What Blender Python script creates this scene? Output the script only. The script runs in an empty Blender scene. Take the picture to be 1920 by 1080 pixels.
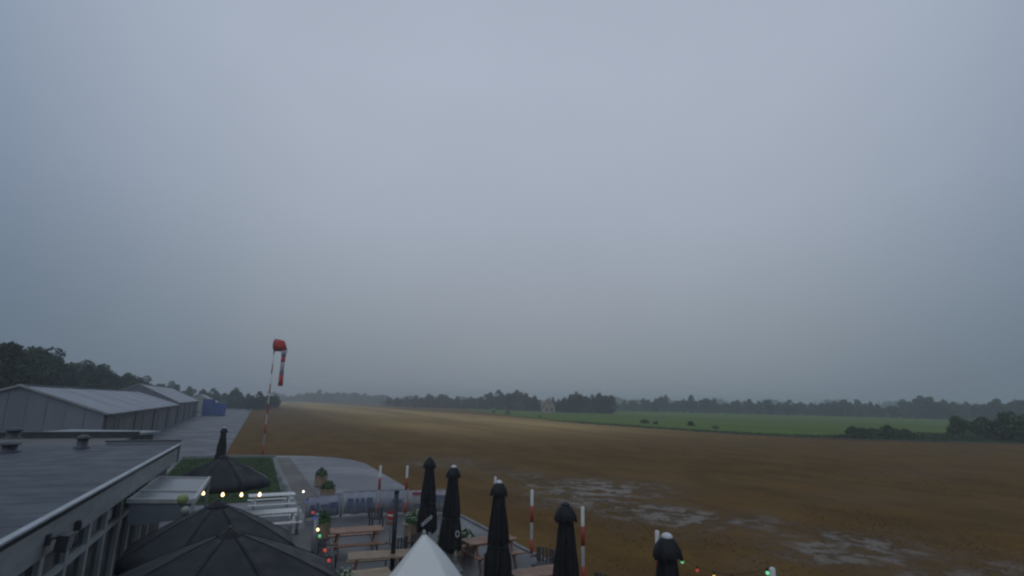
import bpy, math, random
import numpy as np
from mathutils import Matrix, Vector

random.seed(5)
R = math.radians
PI = math.pi
sc = bpy.context.scene
COL = sc.collection

# ------------------------------------------------------------------ camera
cam_d = bpy.data.cameras.new('camera')
cam_d.sensor_width = 36.0
cam_d.lens = 18.75
cam_d.clip_start = 0.1
cam_d.clip_end = 6000
cam = bpy.data.objects.new('camera', cam_d)
COL.objects.link(cam)
_p, _r = R(12.1), R(1.15)
_f = Vector((0, math.cos(_p), math.sin(_p)))
_u0 = Vector((0, -math.sin(_p), math.cos(_p)))
_rt = Vector((1, 0, 0)) * math.cos(_r) + _u0 * math.sin(_r)
_up = Vector((-1, 0, 0)) * math.sin(_r) + _u0 * math.cos(_r)
_m = Matrix((_rt, _up, -_f)).transposed().to_4x4()
_m.translation = Vector((0, 0, 5.0))
cam.matrix_world = _m
sc.camera = cam

# ------------------------------------------------------------------ sky and light
SUN_EL, SUN_AZ = R(50), R(192)        # the veiled sun, behind the camera
GL_EL, GL_AZ = R(36), R(3)             # thinner, brighter cloud straight ahead
glow_dir = Vector((math.sin(GL_AZ) * math.cos(GL_EL), math.cos(GL_AZ) * math.cos(GL_EL), math.sin(GL_EL)))
sun_dir = Vector((math.sin(SUN_AZ) * math.cos(SUN_EL), math.cos(SUN_AZ) * math.cos(SUN_EL), math.sin(SUN_EL)))
w = bpy.data.worlds.new('World')
sc.world = w
w.use_nodes = True
nt = w.node_tree
nt.nodes.clear()
def wn(t): return nt.nodes.new(t)
wl = nt.links.new
out = wn('ShaderNodeOutputWorld')
bg1 = wn('ShaderNodeBackground')      # thin clear-sky component
sky = wn('ShaderNodeTexSky')
sky.sky_type = 'NISHITA'
sky.sun_disc = False
sky.sun_elevation = SUN_EL
sky.sun_rotation = SUN_AZ
sky.air_density = 1.0
sky.dust_density = 2.0
sky.ozone_density = 1.0
bg1.inputs['Strength'].default_value = 0.06
wl(sky.outputs[0], bg1.inputs['Color'])
bg2 = wn('ShaderNodeBackground')      # rain cloud deck
tc = wn('ShaderNodeTexCoord')
sep = wn('ShaderNodeSeparateXYZ')
wl(tc.outputs['Generated'], sep.inputs[0])
ramp = wn('ShaderNodeValToRGB')
wl(sep.outputs['Z'], ramp.inputs[0])
cr = ramp.color_ramp
cr.elements[0].position = 0.0
cr.elements[0].color = (0.246, 0.278, 0.308, 1)
cr.elements[1].position = 1.0
cr.elements[1].color = (0.36, 0.42, 0.51, 1)
for p_, c_ in ((0.10, (0.287, 0.324, 0.362, 1)), (0.33, (0.368, 0.416, 0.497, 1)), (0.55, (0.405, 0.458, 0.552, 1))):
    e_ = cr.elements.new(p_)
    e_.color = c_
dot = wn('ShaderNodeVectorMath'); dot.operation = 'DOT_PRODUCT'
wl(tc.outputs['Generated'], dot.inputs[0])
dot.inputs[1].default_value = glow_dir
glow = wn('ShaderNodeMapRange'); glow.interpolation_type = 'SMOOTHERSTEP'
glow.inputs['From Min'].default_value = 0.48
glow.inputs['From Max'].default_value = 1.0
glow.inputs['To Min'].default_value = 0.0
glow.inputs['To Max'].default_value = 1.0
wl(dot.outputs['Value'], glow.inputs['Value'])
noi = wn('ShaderNodeTexNoise')
noi.inputs['Scale'].default_value = 2.4
noi.inputs['Detail'].default_value = 4.0
wl(tc.outputs['Generated'], noi.inputs['Vector'])
nr = wn('ShaderNodeMapRange')
nr.inputs['From Min'].default_value = 0.25
nr.inputs['From Max'].default_value = 0.75
nr.inputs['To Min'].default_value = 0.965
nr.inputs['To Max'].default_value = 1.035
wl(noi.outputs[0], nr.inputs['Value'])
thick = wn('ShaderNodeMix'); thick.data_type = 'RGBA'   # dimmer, bluer away from the bright patch; partly lens vignetting put into the sky
thick.inputs[6].default_value = (0.44, 0.545, 0.655, 1)
thick.inputs[7].default_value = (1.0, 1.0, 1.0, 1)
wl(glow.outputs[0], thick.inputs[0])
cmul = wn('ShaderNodeMix'); cmul.data_type = 'RGBA'; cmul.blend_type = 'MULTIPLY'
cmul.inputs[0].default_value = 1.0
wl(ramp.outputs[0], cmul.inputs[6]); wl(thick.outputs[2], cmul.inputs[7])
wl(cmul.outputs[2], bg2.inputs['Color'])
wl(nr.outputs[0], bg2.inputs['Strength'])
mixs = wn('ShaderNodeMixShader')
mixs.inputs[0].default_value = 0.985
wl(bg1.outputs[0], mixs.inputs[1]); wl(bg2.outputs[0], mixs.inputs[2])
wl(mixs.outputs[0], out.inputs['Surface'])

sun_d = bpy.data.lights.new('sun', 'SUN')
sun_d.energy = 0.5
sun_d.angle = R(70)
sun_d.color = (1.0, 0.98, 0.95)
sun = bpy.data.objects.new('sun', sun_d)
COL.objects.link(sun)
sun.rotation_euler = (-sun_dir).to_track_quat('-Z', 'Y').to_euler()

sc.view_settings.view_transform = 'Standard'
sc.view_settings.look = 'None'
sc.view_settings.exposure = 0.0
sc.view_settings.gamma = 1.0
sc.view_settings.use_curve_mapping = False
sc.cycles.use_denoising = True
sc.cycles.volume_bounces = 1
sc.cycles.max_bounces = 6
sc.cycles.transparent_max_bounces = 12
sc.cycles.filter_width = 2.3

# ------------------------------------------------------------------ helpers
TH = R(26.6)                           # the airfield's axis; site coordinates are (v across, u along)
VX, VY = math.cos(TH), math.sin(TH)
def S(v, u, z=0.0):
    return Vector((v * VX - u * VY, v * VY + u * VX, z))

class MB:
    """Collects shapes for ONE mesh object."""
    def __init__(self):
        self.v, self.f, self.m = [], [], []
    def add(self, vs, fs, mi=0):
        b = len(self.v)
        self.v.extend([tuple(x) for x in vs])
        self.f.extend([tuple(b + i for i in f) for f in fs])
        self.m.extend([mi] * len(fs))
        return self
    def box(self, x0, x1, y0, y1, z0, z1, mi=0):
        vs = [(x0, y0, z0), (x1, y0, z0), (x1, y1, z0), (x0, y1, z0), (x0, y0, z1), (x1, y0, z1), (x1, y1, z1), (x0, y1, z1)]
        return self.add(vs, [(3, 2, 1, 0), (4, 5, 6, 7), (0, 1, 5, 4), (1, 2, 6, 5), (2, 3, 7, 6), (3, 0, 4, 7)], mi)
    def bar(self, a, b, wd, ht, mi=0):
        a, b = Vector(a), Vector(b)
        d = (b - a).normalized()
        s = d.cross(Vector((0, 0, 1)))
        if s.length < 1e-4: s = Vector((1, 0, 0))
        s.normalize()
        n = s.cross(d).normalized()
        s, n = s * wd / 2, n * ht / 2
        vs = [a - s - n, a + s - n, a + s + n, a - s + n, b - s - n, b + s - n, b + s + n, b - s + n]
        return self.add(vs, [(3, 2, 1, 0), (4, 5, 6, 7), (0, 1, 5, 4), (1, 2, 6, 5), (2, 3, 7, 6), (3, 0, 4, 7)], mi)
    def tube(self, pts, rad, n=10, cap=True, mi=0):
        pts = [Vector(p) for p in pts]
        if not hasattr(rad, '__len__'): rad = [rad] * len(pts)
        rings = []
        vs = []
        ref = Vector((0.31, 0.95, 0.02))
        for i, p in enumerate(pts):
            d = (pts[min(i + 1, len(pts) - 1)] - pts[max(i - 1, 0)]).normalized()
            s = d.cross(ref)
            if s.length < 1e-3: s = d.cross(Vector((1, 0, 0)))
            s.normalize()
            t = d.cross(s)
            rings.append([len(vs) + k for k in range(n)])
            for k in range(n):
                a = 2 * PI * k / n
                vs.append(p + (s * math.cos(a) + t * math.sin(a)) * rad[i])
        fs = []
        for i in range(len(pts) - 1):
            for k in range(n):
                k2 = (k + 1) % n
                fs.append((rings[i][k], rings[i + 1][k], rings[i + 1][k2], rings[i][k2]))
        if cap:
            fs.append(tuple(rings[0])); fs.append(tuple(reversed(rings[-1])))
        return self.add(vs, fs, mi)
    def lathe(self, prof, n=16, c=(0, 0, 0), mi=0):
        vs, fs = [], []
        for r, z in prof:
            for k in range(n):
                a = 2 * PI * k / n
                vs.append((c[0] + r * math.cos(a), c[1] + r * math.sin(a), c[2] + z))
        for i in range(len(prof) - 1):
            for k in range(n):
                k2 = (k + 1) % n
                fs.append((i * n + k, i * n + k2, (i + 1) * n + k2, (i + 1) * n + k))
        fs.append(tuple(range(n - 1, -1, -1)))
        fs.append(tuple((len(prof) - 1) * n + k for k in range(n)))
        return self.add(vs, fs, mi)
    def prism(self, poly, z0, z1, mi=0):
        n = len(poly)
        vs = [(p[0], p[1], z0) for p in poly] + [(p[0], p[1], z1) for p in poly]
        fs = [tuple(range(n - 1, -1, -1)), tuple(range(n, 2 * n))]
        fs += [(i, (i + 1) % n, n + (i + 1) % n, n + i) for i in range(n)]
        return self.add(vs, fs, mi)
    def sheet(self, poly, z, mi=0):
        return self.add([(p[0], p[1], z) for p in poly], [tuple(range(len(poly)))], mi)
    def mesh(self, name, mats, smooth=False):
        me = bpy.data.meshes.new(name)
        me.from_pydata(self.v, [], self.f)
        if not isinstance(mats, (list, tuple)): mats = [mats]
        for m in mats: me.materials.append(m)
        me.polygons.foreach_set('material_index', self.m)
        if smooth: me.polygons.foreach_set('use_smooth', [True] * len(self.f))
        me.update()
        return me
    def build(self, name, mats, parent=None, smooth=False, loc=None, rz=None, bevel=0):
        o = link(name, self.mesh(name, mats, smooth), parent)
        if loc is not None: o.location = loc
        if rz is not None: o.rotation_euler = (0, 0, rz)
        if bevel:
            b = o.modifiers.new('bevel', 'BEVEL'); b.width = bevel; b.segments = 1; b.limit_method = 'ANGLE'
        return o

def link(name, me, parent=None):
    o = bpy.data.objects.new(name, me)
    COL.objects.link(o)
    if parent is not None: o.parent = parent
    return o
def tag(o, label, cat, group=None):
    o['label'] = label; o['category'] = cat
    if group: o['group'] = group
    return o
def thing(name, label, cat, loc=(0, 0, 0), rz=TH, group=None):
    o = bpy.data.objects.new(name, None)
    COL.objects.link(o)
    o.empty_display_size = 0.2
    o.location = loc; o.rotation_euler = (0, 0, rz)
    return tag(o, label, cat, group)
def struct(o, kind='structure'):
    o['kind'] = kind
    return o
def dup(root, loc, rz=None, label=None, scale=None):
    r = root.copy(); COL.objects.link(r)
    r.location = loc
    if rz is not None: r.rotation_euler = (0, 0, rz)
    if label: r['label'] = label
    if scale: r.scale = scale
    for ch in list(root.children):
        c = ch.copy(); COL.objects.link(c); c.parent = r
        for g in list(ch.children):
            d = g.copy(); COL.objects.link(d); d.parent = c
    return r

# ------------------------------------------------------------------ materials
def new_mat(name):
    m = bpy.data.materials.new(name); m.use_nodes = True
    t = m.node_tree
    return m, t, t.nodes['Principled BSDF']
def node(t, typ, **kw):
    n = t.nodes.new(typ)
    for k, v in kw.items(): setattr(n, k, v)
    return n
def mth(t, op, a, b=None, c=None, clamp=False):
    n = t.nodes.new('ShaderNodeMath'); n.operation = op; n.use_clamp = clamp
    for i, x in enumerate((a, b, c)):
        if x is None: continue
        if isinstance(x, (int, float)): n.inputs[i].default_value = x
        else: t.links.new(x, n.inputs[i])
    return n.outputs[0]
def mixc(t, f, a, b):
    n = t.nodes.new('ShaderNodeMix'); n.data_type = 'RGBA'
    for sock, x in ((n.inputs[0], f), (n.inputs[6], a), (n.inputs[7], b)):
        if isinstance(x, (int, float)): sock.default_value = x
        elif isinstance(x, tuple): sock.default_value = (*x, 1) if len(x) == 3 else x
        else: t.links.new(x, sock)
    return n.outputs[2]
def noise(t, vec, scale, detail=4, rough=0.55, dist=0.0):
    n = t.nodes.new('ShaderNodeTexNoise')
    n.inputs['Scale'].default_value = scale; n.inputs['Detail'].default_value = detail
    n.inputs['Roughness'].default_value = rough; n.inputs['Distortion'].default_value = dist
    if vec is not None: t.links.new(vec, n.inputs['Vector'])
    return n.outputs[0]
def mrange(t, v, a, b, c, d, smooth=True):
    n = t.nodes.new('ShaderNodeMapRange')
    if smooth: n.interpolation_type = 'SMOOTHSTEP'
    for i, x in enumerate((a, b, c, d)): n.inputs[i + 1].default_value = x
    t.links.new(v, n.inputs[0])
    return n.outputs[0]
def site_vec(t, sx=1, sy=1):
    """world position turned into the airfield's axes (x across, y along)"""
    g = t.nodes.new('ShaderNodeNewGeometry')
    mp = t.nodes.new('ShaderNodeMapping'); mp.vector_type = 'POINT'
    mp.inputs['Rotation'].default_value = (0, 0, -TH)
    t.links.new(g.outputs['Position'], mp.inputs['Vector'])
    if sx == 1 and sy == 1: return mp.outputs[0]
    return stretch(t, mp.outputs[0], sx, sy)
def stretch(t, vec, sx, sy, sz=1):
    n = t.nodes.new('ShaderNodeVectorMath'); n.operation = 'MULTIPLY'
    t.links.new(vec, n.inputs[0]); n.inputs[1].default_value = (sx, sy, sz)
    return n.outputs[0]
def bump(t, bsdf, h, strength, dist=0.02):
    b = t.nodes.new('ShaderNodeBump'); b.inputs['Strength'].default_value = strength; b.inputs['Distance'].default_value = dist
    t.links.new(h, b.inputs['Height']); t.links.new(b.outputs[0], bsdf.inputs['Normal'])
def surf(name, col, col2=None, rough=0.6, rough2=None, scale=3.0, sx=1, sy=1, sz=1, metal=0.0, spec=0.5, bmp=0.0, bscale=40, coat=0.0, perobj=0.0):
    """a generic weathered surface: two tones mixed by noise, uneven gloss, fine relief"""
    m, t, b = new_mat(name)
    tcn = t.nodes.new('ShaderNodeTexCoord')
    vec = stretch(t, tcn.outputs['Object'], sx, sy, sz)
    n1 = noise(t, vec, scale, 5, 0.6)
    f = mrange(t, n1, 0.32, 0.68, 0, 1)
    c = mixc(t, f, col, col2 or tuple(x * 0.72 for x in col))
    if perobj:
        oi = t.nodes.new('ShaderNodeObjectInfo')
        hsv = t.nodes.new('ShaderNodeHueSaturation')
        t.links.new(mth(t, 'MULTIPLY_ADD', oi.outputs['Random'], perobj, 1 - perobj / 2), hsv.inputs['Value'])
        t.links.new(c, hsv.inputs['Color']); c = hsv.outputs[0]
    t.links.new(c, b.inputs['Base Color'])
    b.inputs['Metallic'].default_value = metal
    b.inputs['Specular IOR Level'].default_value = spec
    b.inputs['Coat Weight'].default_value = coat
    b.inputs['Coat Roughness'].default_value = 0.15
    n2 = noise(t, vec, scale * 2.3, 4)
    t.links.new(mrange(t, n2, 0.3, 0.7, rough, rough2 if rough2 is not None else min(1, rough * 1.3)), b.inputs['Roughness'])
    if bmp: bump(t, b, noise(t, tcn.outputs['Object'], bscale, 3), bmp)
    return m

def field_material(name, grass=False):
    m, t, b = new_mat(name)
    sv = site_vec(t)
    sp = t.nodes.new('ShaderNodeSeparateXYZ'); t.links.new(sv, sp.inputs[0])
    v, u = sp.outputs[0], sp.outputs[1]
    big = noise(t, stretch(t, sv, 1.0, 0.45), 0.035, 5, 0.6, 0.4)
    mid = noise(t, stretch(t, sv, 1.0, 0.5), 0.35, 5, 0.65)
    fine = noise(t, sv, 6.0, 4, 0.7)
    wv = noise(t, stretch(t, sv, 1.0, 0.3), 0.08, 3)
    c = mixc(t, mrange(t, big, 0.36, 0.64, 0, 1), (0.125, 0.066, 0.018), (0.109, 0.065, 0.017))
    c = mixc(t, mrange(t, mid, 0.40, 0.72, 0, 0.75), c, (0.166, 0.092, 0.019))
    c = mixc(t, mrange(t, mid, 0.62, 0.30, 0, 0.55), c, (0.070, 0.039, 0.008))
    # the dry straw-coloured strip far out on the field
    strip = noise(t, stretch(t, sv, 1.0, 0.10), 0.05, 4, 0.6, 0.5)
    a1 = mrange(t, u, 50, 115, 0, 1)
    a2 = mrange(t, v, 14, 42, 0, 1)
    a3 = mrange(t, v, 98, 70, 0, 1)
    dry = mth(t, 'MULTIPLY', mth(t, 'MULTIPLY', a1, a2), mth(t, 'MULTIPLY', a3, mrange(t, strip, 0.35, 0.6, 0.35, 1)))
    c = mixc(t, dry, c, (0.47, 0.315, 0.12))
    # olive regrowth in streaks
    ol = noise(t, stretch(t, sv, 1.0, 0.16), 0.12, 4, 0.6)
    c = mixc(t, mrange(t, ol, 0.55, 0.75, 0, 0.45), c, (0.093, 0.077, 0.010))
    c = mixc(t, mrange(t, fine, 0.35, 0.75, 0, 0.35), c, (0.202, 0.116, 0.030))
    rut = mth(t, 'SINE', mth(t, 'MULTIPLY_ADD', wv, 3.0, mth(t, 'MULTIPLY', v, 2 * math.pi / 5.2)))
    c = mixc(t, mrange(t, rut, 0.35, 1.0, 0, 0.22), c, (0.171, 0.104, 0.037))
    clump = noise(t, stretch(t, sv, 1.0, 0.7), 1.6, 5, 0.7)
    c = mixc(t, mrange(t, clump, 0.56, 0.72, 0, 0.5), c, (0.060, 0.036, 0.010))
    if not grass:
        # worn, puddled wheel track running along the field
        wob = noise(t, sv, 0.25, 4, 0.65)
        wob2 = noise(t, stretch(t, sv, 1, 1, 1), 0.33, 4, 0.65, 0.5)
        vv = mth(t, 'ADD', v, mth(t, 'MULTIPLY_ADD', wob, 7.0, -3.5))
        uu = mth(t, 'ADD', u, mth(t, 'MULTIPLY_ADD', wob2, 8.0, -4.0))
        pud = None
        for (pv_, pu_, rv, ru, k) in ((20, 28, 4.2, 3.6, 1), (17.3, 25.2, 3.0, 2.8, .9), (18.8, 20.6, 2.6, 3.0, 1), (20.8, 18.4, 2.4, 2.4, .9), (20.8, 13.2, 3.6, 1.9, 1), (22.4, 9.6, 3.6, 1.4, .8), (16, 43.5, 3.2, 5.0, .7), (18.6, 35, 2.6, 4.0, .7), (51, 26, 7, 2.6, .4), (32, 20, 4, 1.6, .4)):
            dv = mth(t, 'DIVIDE', mth(t, 'SUBTRACT', vv, pv_), rv)
            du = mth(t, 'DIVIDE', mth(t, 'SUBTRACT', uu, pu_), ru)
            d_ = mth(t, 'SQRT', mth(t, 'ADD', mth(t, 'MULTIPLY', dv, dv), mth(t, 'MULTIPLY', du, du)))
            e_ = mrange(t, d_, 2.0, .4, 0, k)
            pud = e_ if pud is None else mth(t, 'MAXIMUM', pud, e_)
        pn = noise(t, stretch(t, sv, 1.0, 0.9), 0.9, 7, 0.7, 0.4)
        pud = mth(t, 'MULTIPLY', pud, mrange(t, pn, 0.34, 0.56, 0.15, 1))
        c = mixc(t, mth(t, 'MULTIPLY', pud, 0.70), c, (0.123, 0.093, 0.071))  # wet mud painted paler grey in place of the sky's reflection
        wet = mrange(t, pud, 0.35, 1.0, 0, 1)
        rg = mth(t, 'MULTIPLY_ADD', wet, -0.48, 0.90)
        t.links.new(rg, b.inputs['Roughness'])
        hgt = mth(t, 'MULTIPLY', mth(t, 'ADD', fine, mth(t, 'MULTIPLY', mid, 2.0)), mth(t, 'SUBTRACT', 1.0, wet))
        bump(t, b, hgt, 0.8, 0.06)
    else:
        b.inputs['Roughness'].default_value = 0.8
        oi = noise(t, sv, 25.0, 1)
        c = mixc(t, mrange(t, oi, 0.45, 0.8, 0, 0.75), c, (0.238, 0.116, 0.030))
    if grass: b.inputs['Specular IOR Level'].default_value = 0.08
    else: t.links.new(mth(t, 'MULTIPLY_ADD', wet, 0.14, 0.07), b.inputs['Specular IOR Level'])
    t.links.new(c, b.inputs['Base Color'])
    return m
M = {}
M['field'] = field_material('dry_field')
M['blade'] = field_material('dry_grass_blades', True)

def paving_material(name, c1, c2, r1, r2, tile=None):
    m, t, b = new_mat(name)
    sv = site_vec(t)
    n1 = noise(t, stretch(t, sv, 1, .4), 0.5, 5, .6)
    n2 = noise(t, sv, 0.22, 5, .62, .4)
    n3 = noise(t, sv, 30.0, 3)
    c = mixc(t, mrange(t, n1, .3, .7, 0, 1), c1, c2)
    wet = mrange(t, n2, .42, .60, 0, 1)
    c = mixc(t, mth(t, 'MULTIPLY', wet, 0.45), c, tuple(x * .62 for x in c1))
    c = mixc(t, mrange(t, n3, .4, .8, 0, .35), c, tuple(min(1, x * 1.5) for x in c1))
    t.links.new(c, b.inputs['Base Color'])
    t.links.new(mth(t, 'MULTIPLY_ADD', wet, r2 - r1, r1), b.inputs['Roughness'])
    b.inputs['Specular IOR Level'].default_value = .38
    hb = mth(t, 'MULTIPLY', n3, mth(t, 'SUBTRACT', 1.0, mth(t, 'MULTIPLY', wet, .8)))
    bump(t, b, hb, .35, .01)
    return m
M['apron'] = paving_material('wet_asphalt', (.165, .168, .178), (.128, .131, .140), .60, .38)
M['road'] = paving_material('wet_concrete', (.115, .12, .132), (.088, .092, .102), .66, .46)
M['path'] = paving_material('sandy_path', (.125, .112, .095), (.095, .085, .073), .7, .5)
M['slab'] = paving_material('terrace_slab', (.115, .113, .112), (.085, .084, .086), .6, .35)

def meadow_material():
    m, t, b = new_mat('meadow_grass')
    sv = site_vec(t)
    n1 = noise(t, stretch(t, sv, 1, .12), .05, 5, .6)
    n2 = noise(t, stretch(t, sv, 1, .3), .6, 5, .65)
    n3 = noise(t, sv, 7, 3)
    c = mixc(t, mrange(t, n1, .35, .65, 0, 1), (.078, .135, .010), (.130, .185, .024))
    c = mixc(t, mrange(t, n2, .35, .75, 0, .6), c, (.045, .085, .010))
    c = mixc(t, mrange(t, n3, .4, .8, 0, .4), c, (.068, .115, .014))
    t.links.new(c, b.inputs['Base Color'])
    sp = t.nodes.new('ShaderNodeSeparateXYZ'); t.links.new(sv, sp.inputs[0])
    row = mth(t, 'SINE', mth(t, 'MULTIPLY_ADD', n1, 9.0, mth(t, 'MULTIPLY', sp.outputs[0], 2 * math.pi / 9.0)))
    c = mixc(t, mrange(t, row, 0.1, 1.0, 0, .45), c, (.120, .150, .028))
    t.links.new(c, b.inputs['Base Color'])
    b.inputs['Roughness'].default_value = .85
    b.inputs['Specular IOR Level'].default_value = .06
    bump(t, b, n2, .9, .25)
    return m
M['meadow'] = meadow_material()
M['lawn'] = surf('verge_grass', (.045, .085, .022), (.03, .055, .016), .8, scale=2, bmp=.8, bscale=30, spec=.25)

def leaf_material(name, c1, c2):
    m, t, b = new_mat(name)
    tcn = t.nodes.new('ShaderNodeTexCoord')
    n1 = noise(t, tcn.outputs['Object'], .55, 4, .6)
    n2 = noise(t, tcn.outputs['Object'], 5.0, 2)
    oi = t.nodes.new('ShaderNodeObjectInfo')
    c = mixc(t, mrange(t, n1, .35, .65, 0, 1), c1, c2)
    c = mixc(t, mrange(t, n2, .4, .8, 0, .5), c, tuple(x * 1.5 for x in c2))
    h = t.nodes.new('ShaderNodeHueSaturation')
    t.links.new(mth(t, 'MULTIPLY_ADD', oi.outputs['Random'], .6, .7), h.inputs['Value'])
    t.links.new(mth(t, 'MULTIPLY_ADD', oi.outputs['Random'], -.03, .515), h.inputs['Hue'])
    t.links.new(c, h.inputs['Color'])
    t.links.new(h.outputs[0], b.inputs['Base Color'])
    b.inputs['Roughness'].default_value = .6
    b.inputs['Specular IOR Level'].default_value = .25
    return m
M['leaf'] = leaf_material('dark_foliage', (.024, .040, .016), (.040, .060, .022))
M['leaf2'] = leaf_material('far_foliage', (.030, .050, .024), (.048, .072, .032))
M['bushleaf'] = leaf_material('bush_foliage', (.040, .070, .020), (.066, .106, .032))
M['potleaf'] = leaf_material('pot_plant_foliage', (.05, .11, .035), (.10, .17, .06))
M['paleleaf'] = surf('pale_leaf_edges', (.52, .58, .46), (.36, .46, .30), .5, scale=9)
M['bark'] = surf('bark', (.060, .045, .032), (.035, .027, .02), .9, scale=4, sz=.3, bmp=.8, bscale=15)

M['membrane'] = surf('roof_membrane', (.046, .056, .072), (.036, .044, .058), .40, .55, scale=.55, perobj=.08, spec=.3, bmp=.12, bscale=9)
M['coping'] = surf('metal_coping', (.48, .50, .52), (.36, .38, .40), .35, .5, scale=2, metal=.3)
M['gutter'] = surf('gutter_dark', (.050, .052, .060), (.035, .036, .042), .4, scale=2)
M['fascia'] = surf('fascia_board', (.33, .335, .325), (.26, .265, .255), .5, scale=1.2, sz=4, perobj=.12)
M['frame'] = surf('painted_frame', (.44, .45, .43), (.34, .35, .33), .45, scale=3, sz=.4)
M['wallboard'] = surf('wall_board', (.14, .13, .12), (.09, .085, .08), .6, scale=2, sz=.3)
M['interior'] = surf('interior_dark', (.02, .018, .017), None, .8)
M['vent'] = surf('vent_metal', (.10, .10, .11), (.06, .06, .068), .45, scale=6, metal=.4)
M['hangar_wall'] = surf('hangar_cladding', (.115, .117, .120), (.090, .092, .096), .5, scale=.4, sz=.3, perobj=.05, spec=.3)
M['hangar_gable'] = surf('hangar_gable_sheet', (.185, .205, .235), (.150, .165, .19), .5, scale=.4, sz=.25, perobj=.04)
M['hangar_roof'] = surf('hangar_roof_sheet', (.225, .245, .275), (.185, .205, .235), .34, .5, scale=.35, sx=.4, perobj=.07, spec=.35)
M['hangar_door'] = surf('hangar_door_sheet', (.13, .132, .136), (.10, .102, .106), .5, scale=.8, sz=.3, perobj=.15, spec=.3)
M['hangar_trim'] = surf('hangar_trim', (.32, .34, .35), (.24, .25, .26), .45)
M['blue'] = surf('blue_paint', (.030, .080, .30), (.022, .06, .23), .42, scale=1.5, sz=.4)
M['palegreen'] = surf('pale_green_sheet', (.30, .34, .31), (.24, .28, .26), .5, scale=.6)
M['brick'] = surf('red_brick', (.36, .19, .14), (.28, .14, .10), .8, scale=1)
M['rooftile'] = surf('roof_tile', (.28, .12, .08), (.2, .085, .06), .7, scale=1)
M['white_render'] = surf('pale_render', (.40, .30, .26), (.33, .24, .20), .7, scale=.7)

M['canvas'] = surf('charcoal_canvas', (.020, .023, .027), (.013, .015, .018), .5, .7, scale=1.4, spec=.3, perobj=.35, bmp=.12, bscale=120)
M['blackcloth'] = surf('black_folded_canvas', (.014, .014, .015), (.008, .008, .009), .42, .7, scale=3, spec=.3, bmp=.2, bscale=60)
M['whitecloth'] = surf('white_canvas', (.90, .90, .86), (.86, .86, .82), .6, .75, scale=1.1, spec=.3, bmp=.06, bscale=90)
def translucent(m, f, col):
    t = m.node_tree; b = t.nodes['Principled BSDF']
    tr = t.nodes.new('ShaderNodeBsdfTranslucent'); tr.inputs['Color'].default_value = (*col, 1)
    mx = t.nodes.new('ShaderNodeMixShader'); mx.inputs[0].default_value = f
    o = next(n for n in t.nodes if n.type == 'OUTPUT_MATERIAL')
    t.links.new(b.outputs[0], mx.inputs[1]); t.links.new(tr.outputs[0], mx.inputs[2]); t.links.new(mx.outputs[0], o.inputs['Surface'])
translucent(M['whitecloth'], .10, (.85, .87, .84))
M['cap'] = surf('pale_cap', (.72, .72, .74), (.55, .55, .57), .4, scale=20)
M['pole_alu'] = surf('grey_pole', (.32, .32, .33), (.24, .24, .25), .4, scale=5, sz=.3, metal=.3)
M['pole_black'] = surf('black_pole', (.014, .014, .016), (.010, .010, .011), .4, scale=5)
M['concrete'] = surf('base_concrete', (.22, .215, .21), (.15, .147, .143), .7, scale=5, bmp=.3)
M['white_paint'] = surf('white_paint', (.78, .77, .74), (.60, .59, .56), .42, scale=6, sz=.4)
M['red_paint'] = surf('red_paint', (.40, .045, .025), (.28, .032, .02), .42, scale=6, sz=.4)
M['sock_red'] = surf('windsock_red', (.50, .060, .045), (.40, .045, .038), .7, scale=3)
M['sock_white'] = surf('windsock_white', (.42, .38, .41), (.34, .31, .34), .7, scale=3)
M['wood'] = surf('wet_wood', (.27, .135, .075), (.18, .088, .05), .42, .6, scale=5, sx=.25, perobj=.35, bmp=.2, bscale=25)
M['palewood'] = surf('pale_wood', (.33, .24, .15), (.24, .165, .10), .5, scale=5, sz=.25, perobj=.35, bmp=.2, bscale=25)
M['chairmat'] = surf('grey_weave', (.070, .070, .074), (.045, .045, .048), .6, scale=12, bmp=.3)
M['banner'] = surf('banner_cloth', (.33, .335, .39), (.26, .27, .33), .55, scale=1.6, perobj=.2)
M['banner_pink'] = surf('banner_cloth_pink', (.36, .33, .335), (.29, .265, .275), .55, scale=1.6)
M['print_blue'] = surf('banner_print_blue', (.13, .155, .23), (.10, .12, .18), .55)
M['print_red'] = surf('banner_print_red', (.34, .07, .07), (.26, .05, .05), .55)
M['sign_red'] = surf('sign_red', (.42, .040, .028), (.34, .032, .025), .4)
M['wire'] = surf('cable_black', (.012, .012, .012), None, .6)
M['ball'] = surf('globe_yellow_green', (.30, .34, .12), (.24, .28, .10), .35, scale=6)
M['ballpale'] = surf('globe_pale', (.34, .36, .30), (.26, .28, .23), .35, scale=6)
M['tractor'] = surf('dark_rubber', (.02, .02, .02), None, .7)

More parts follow.
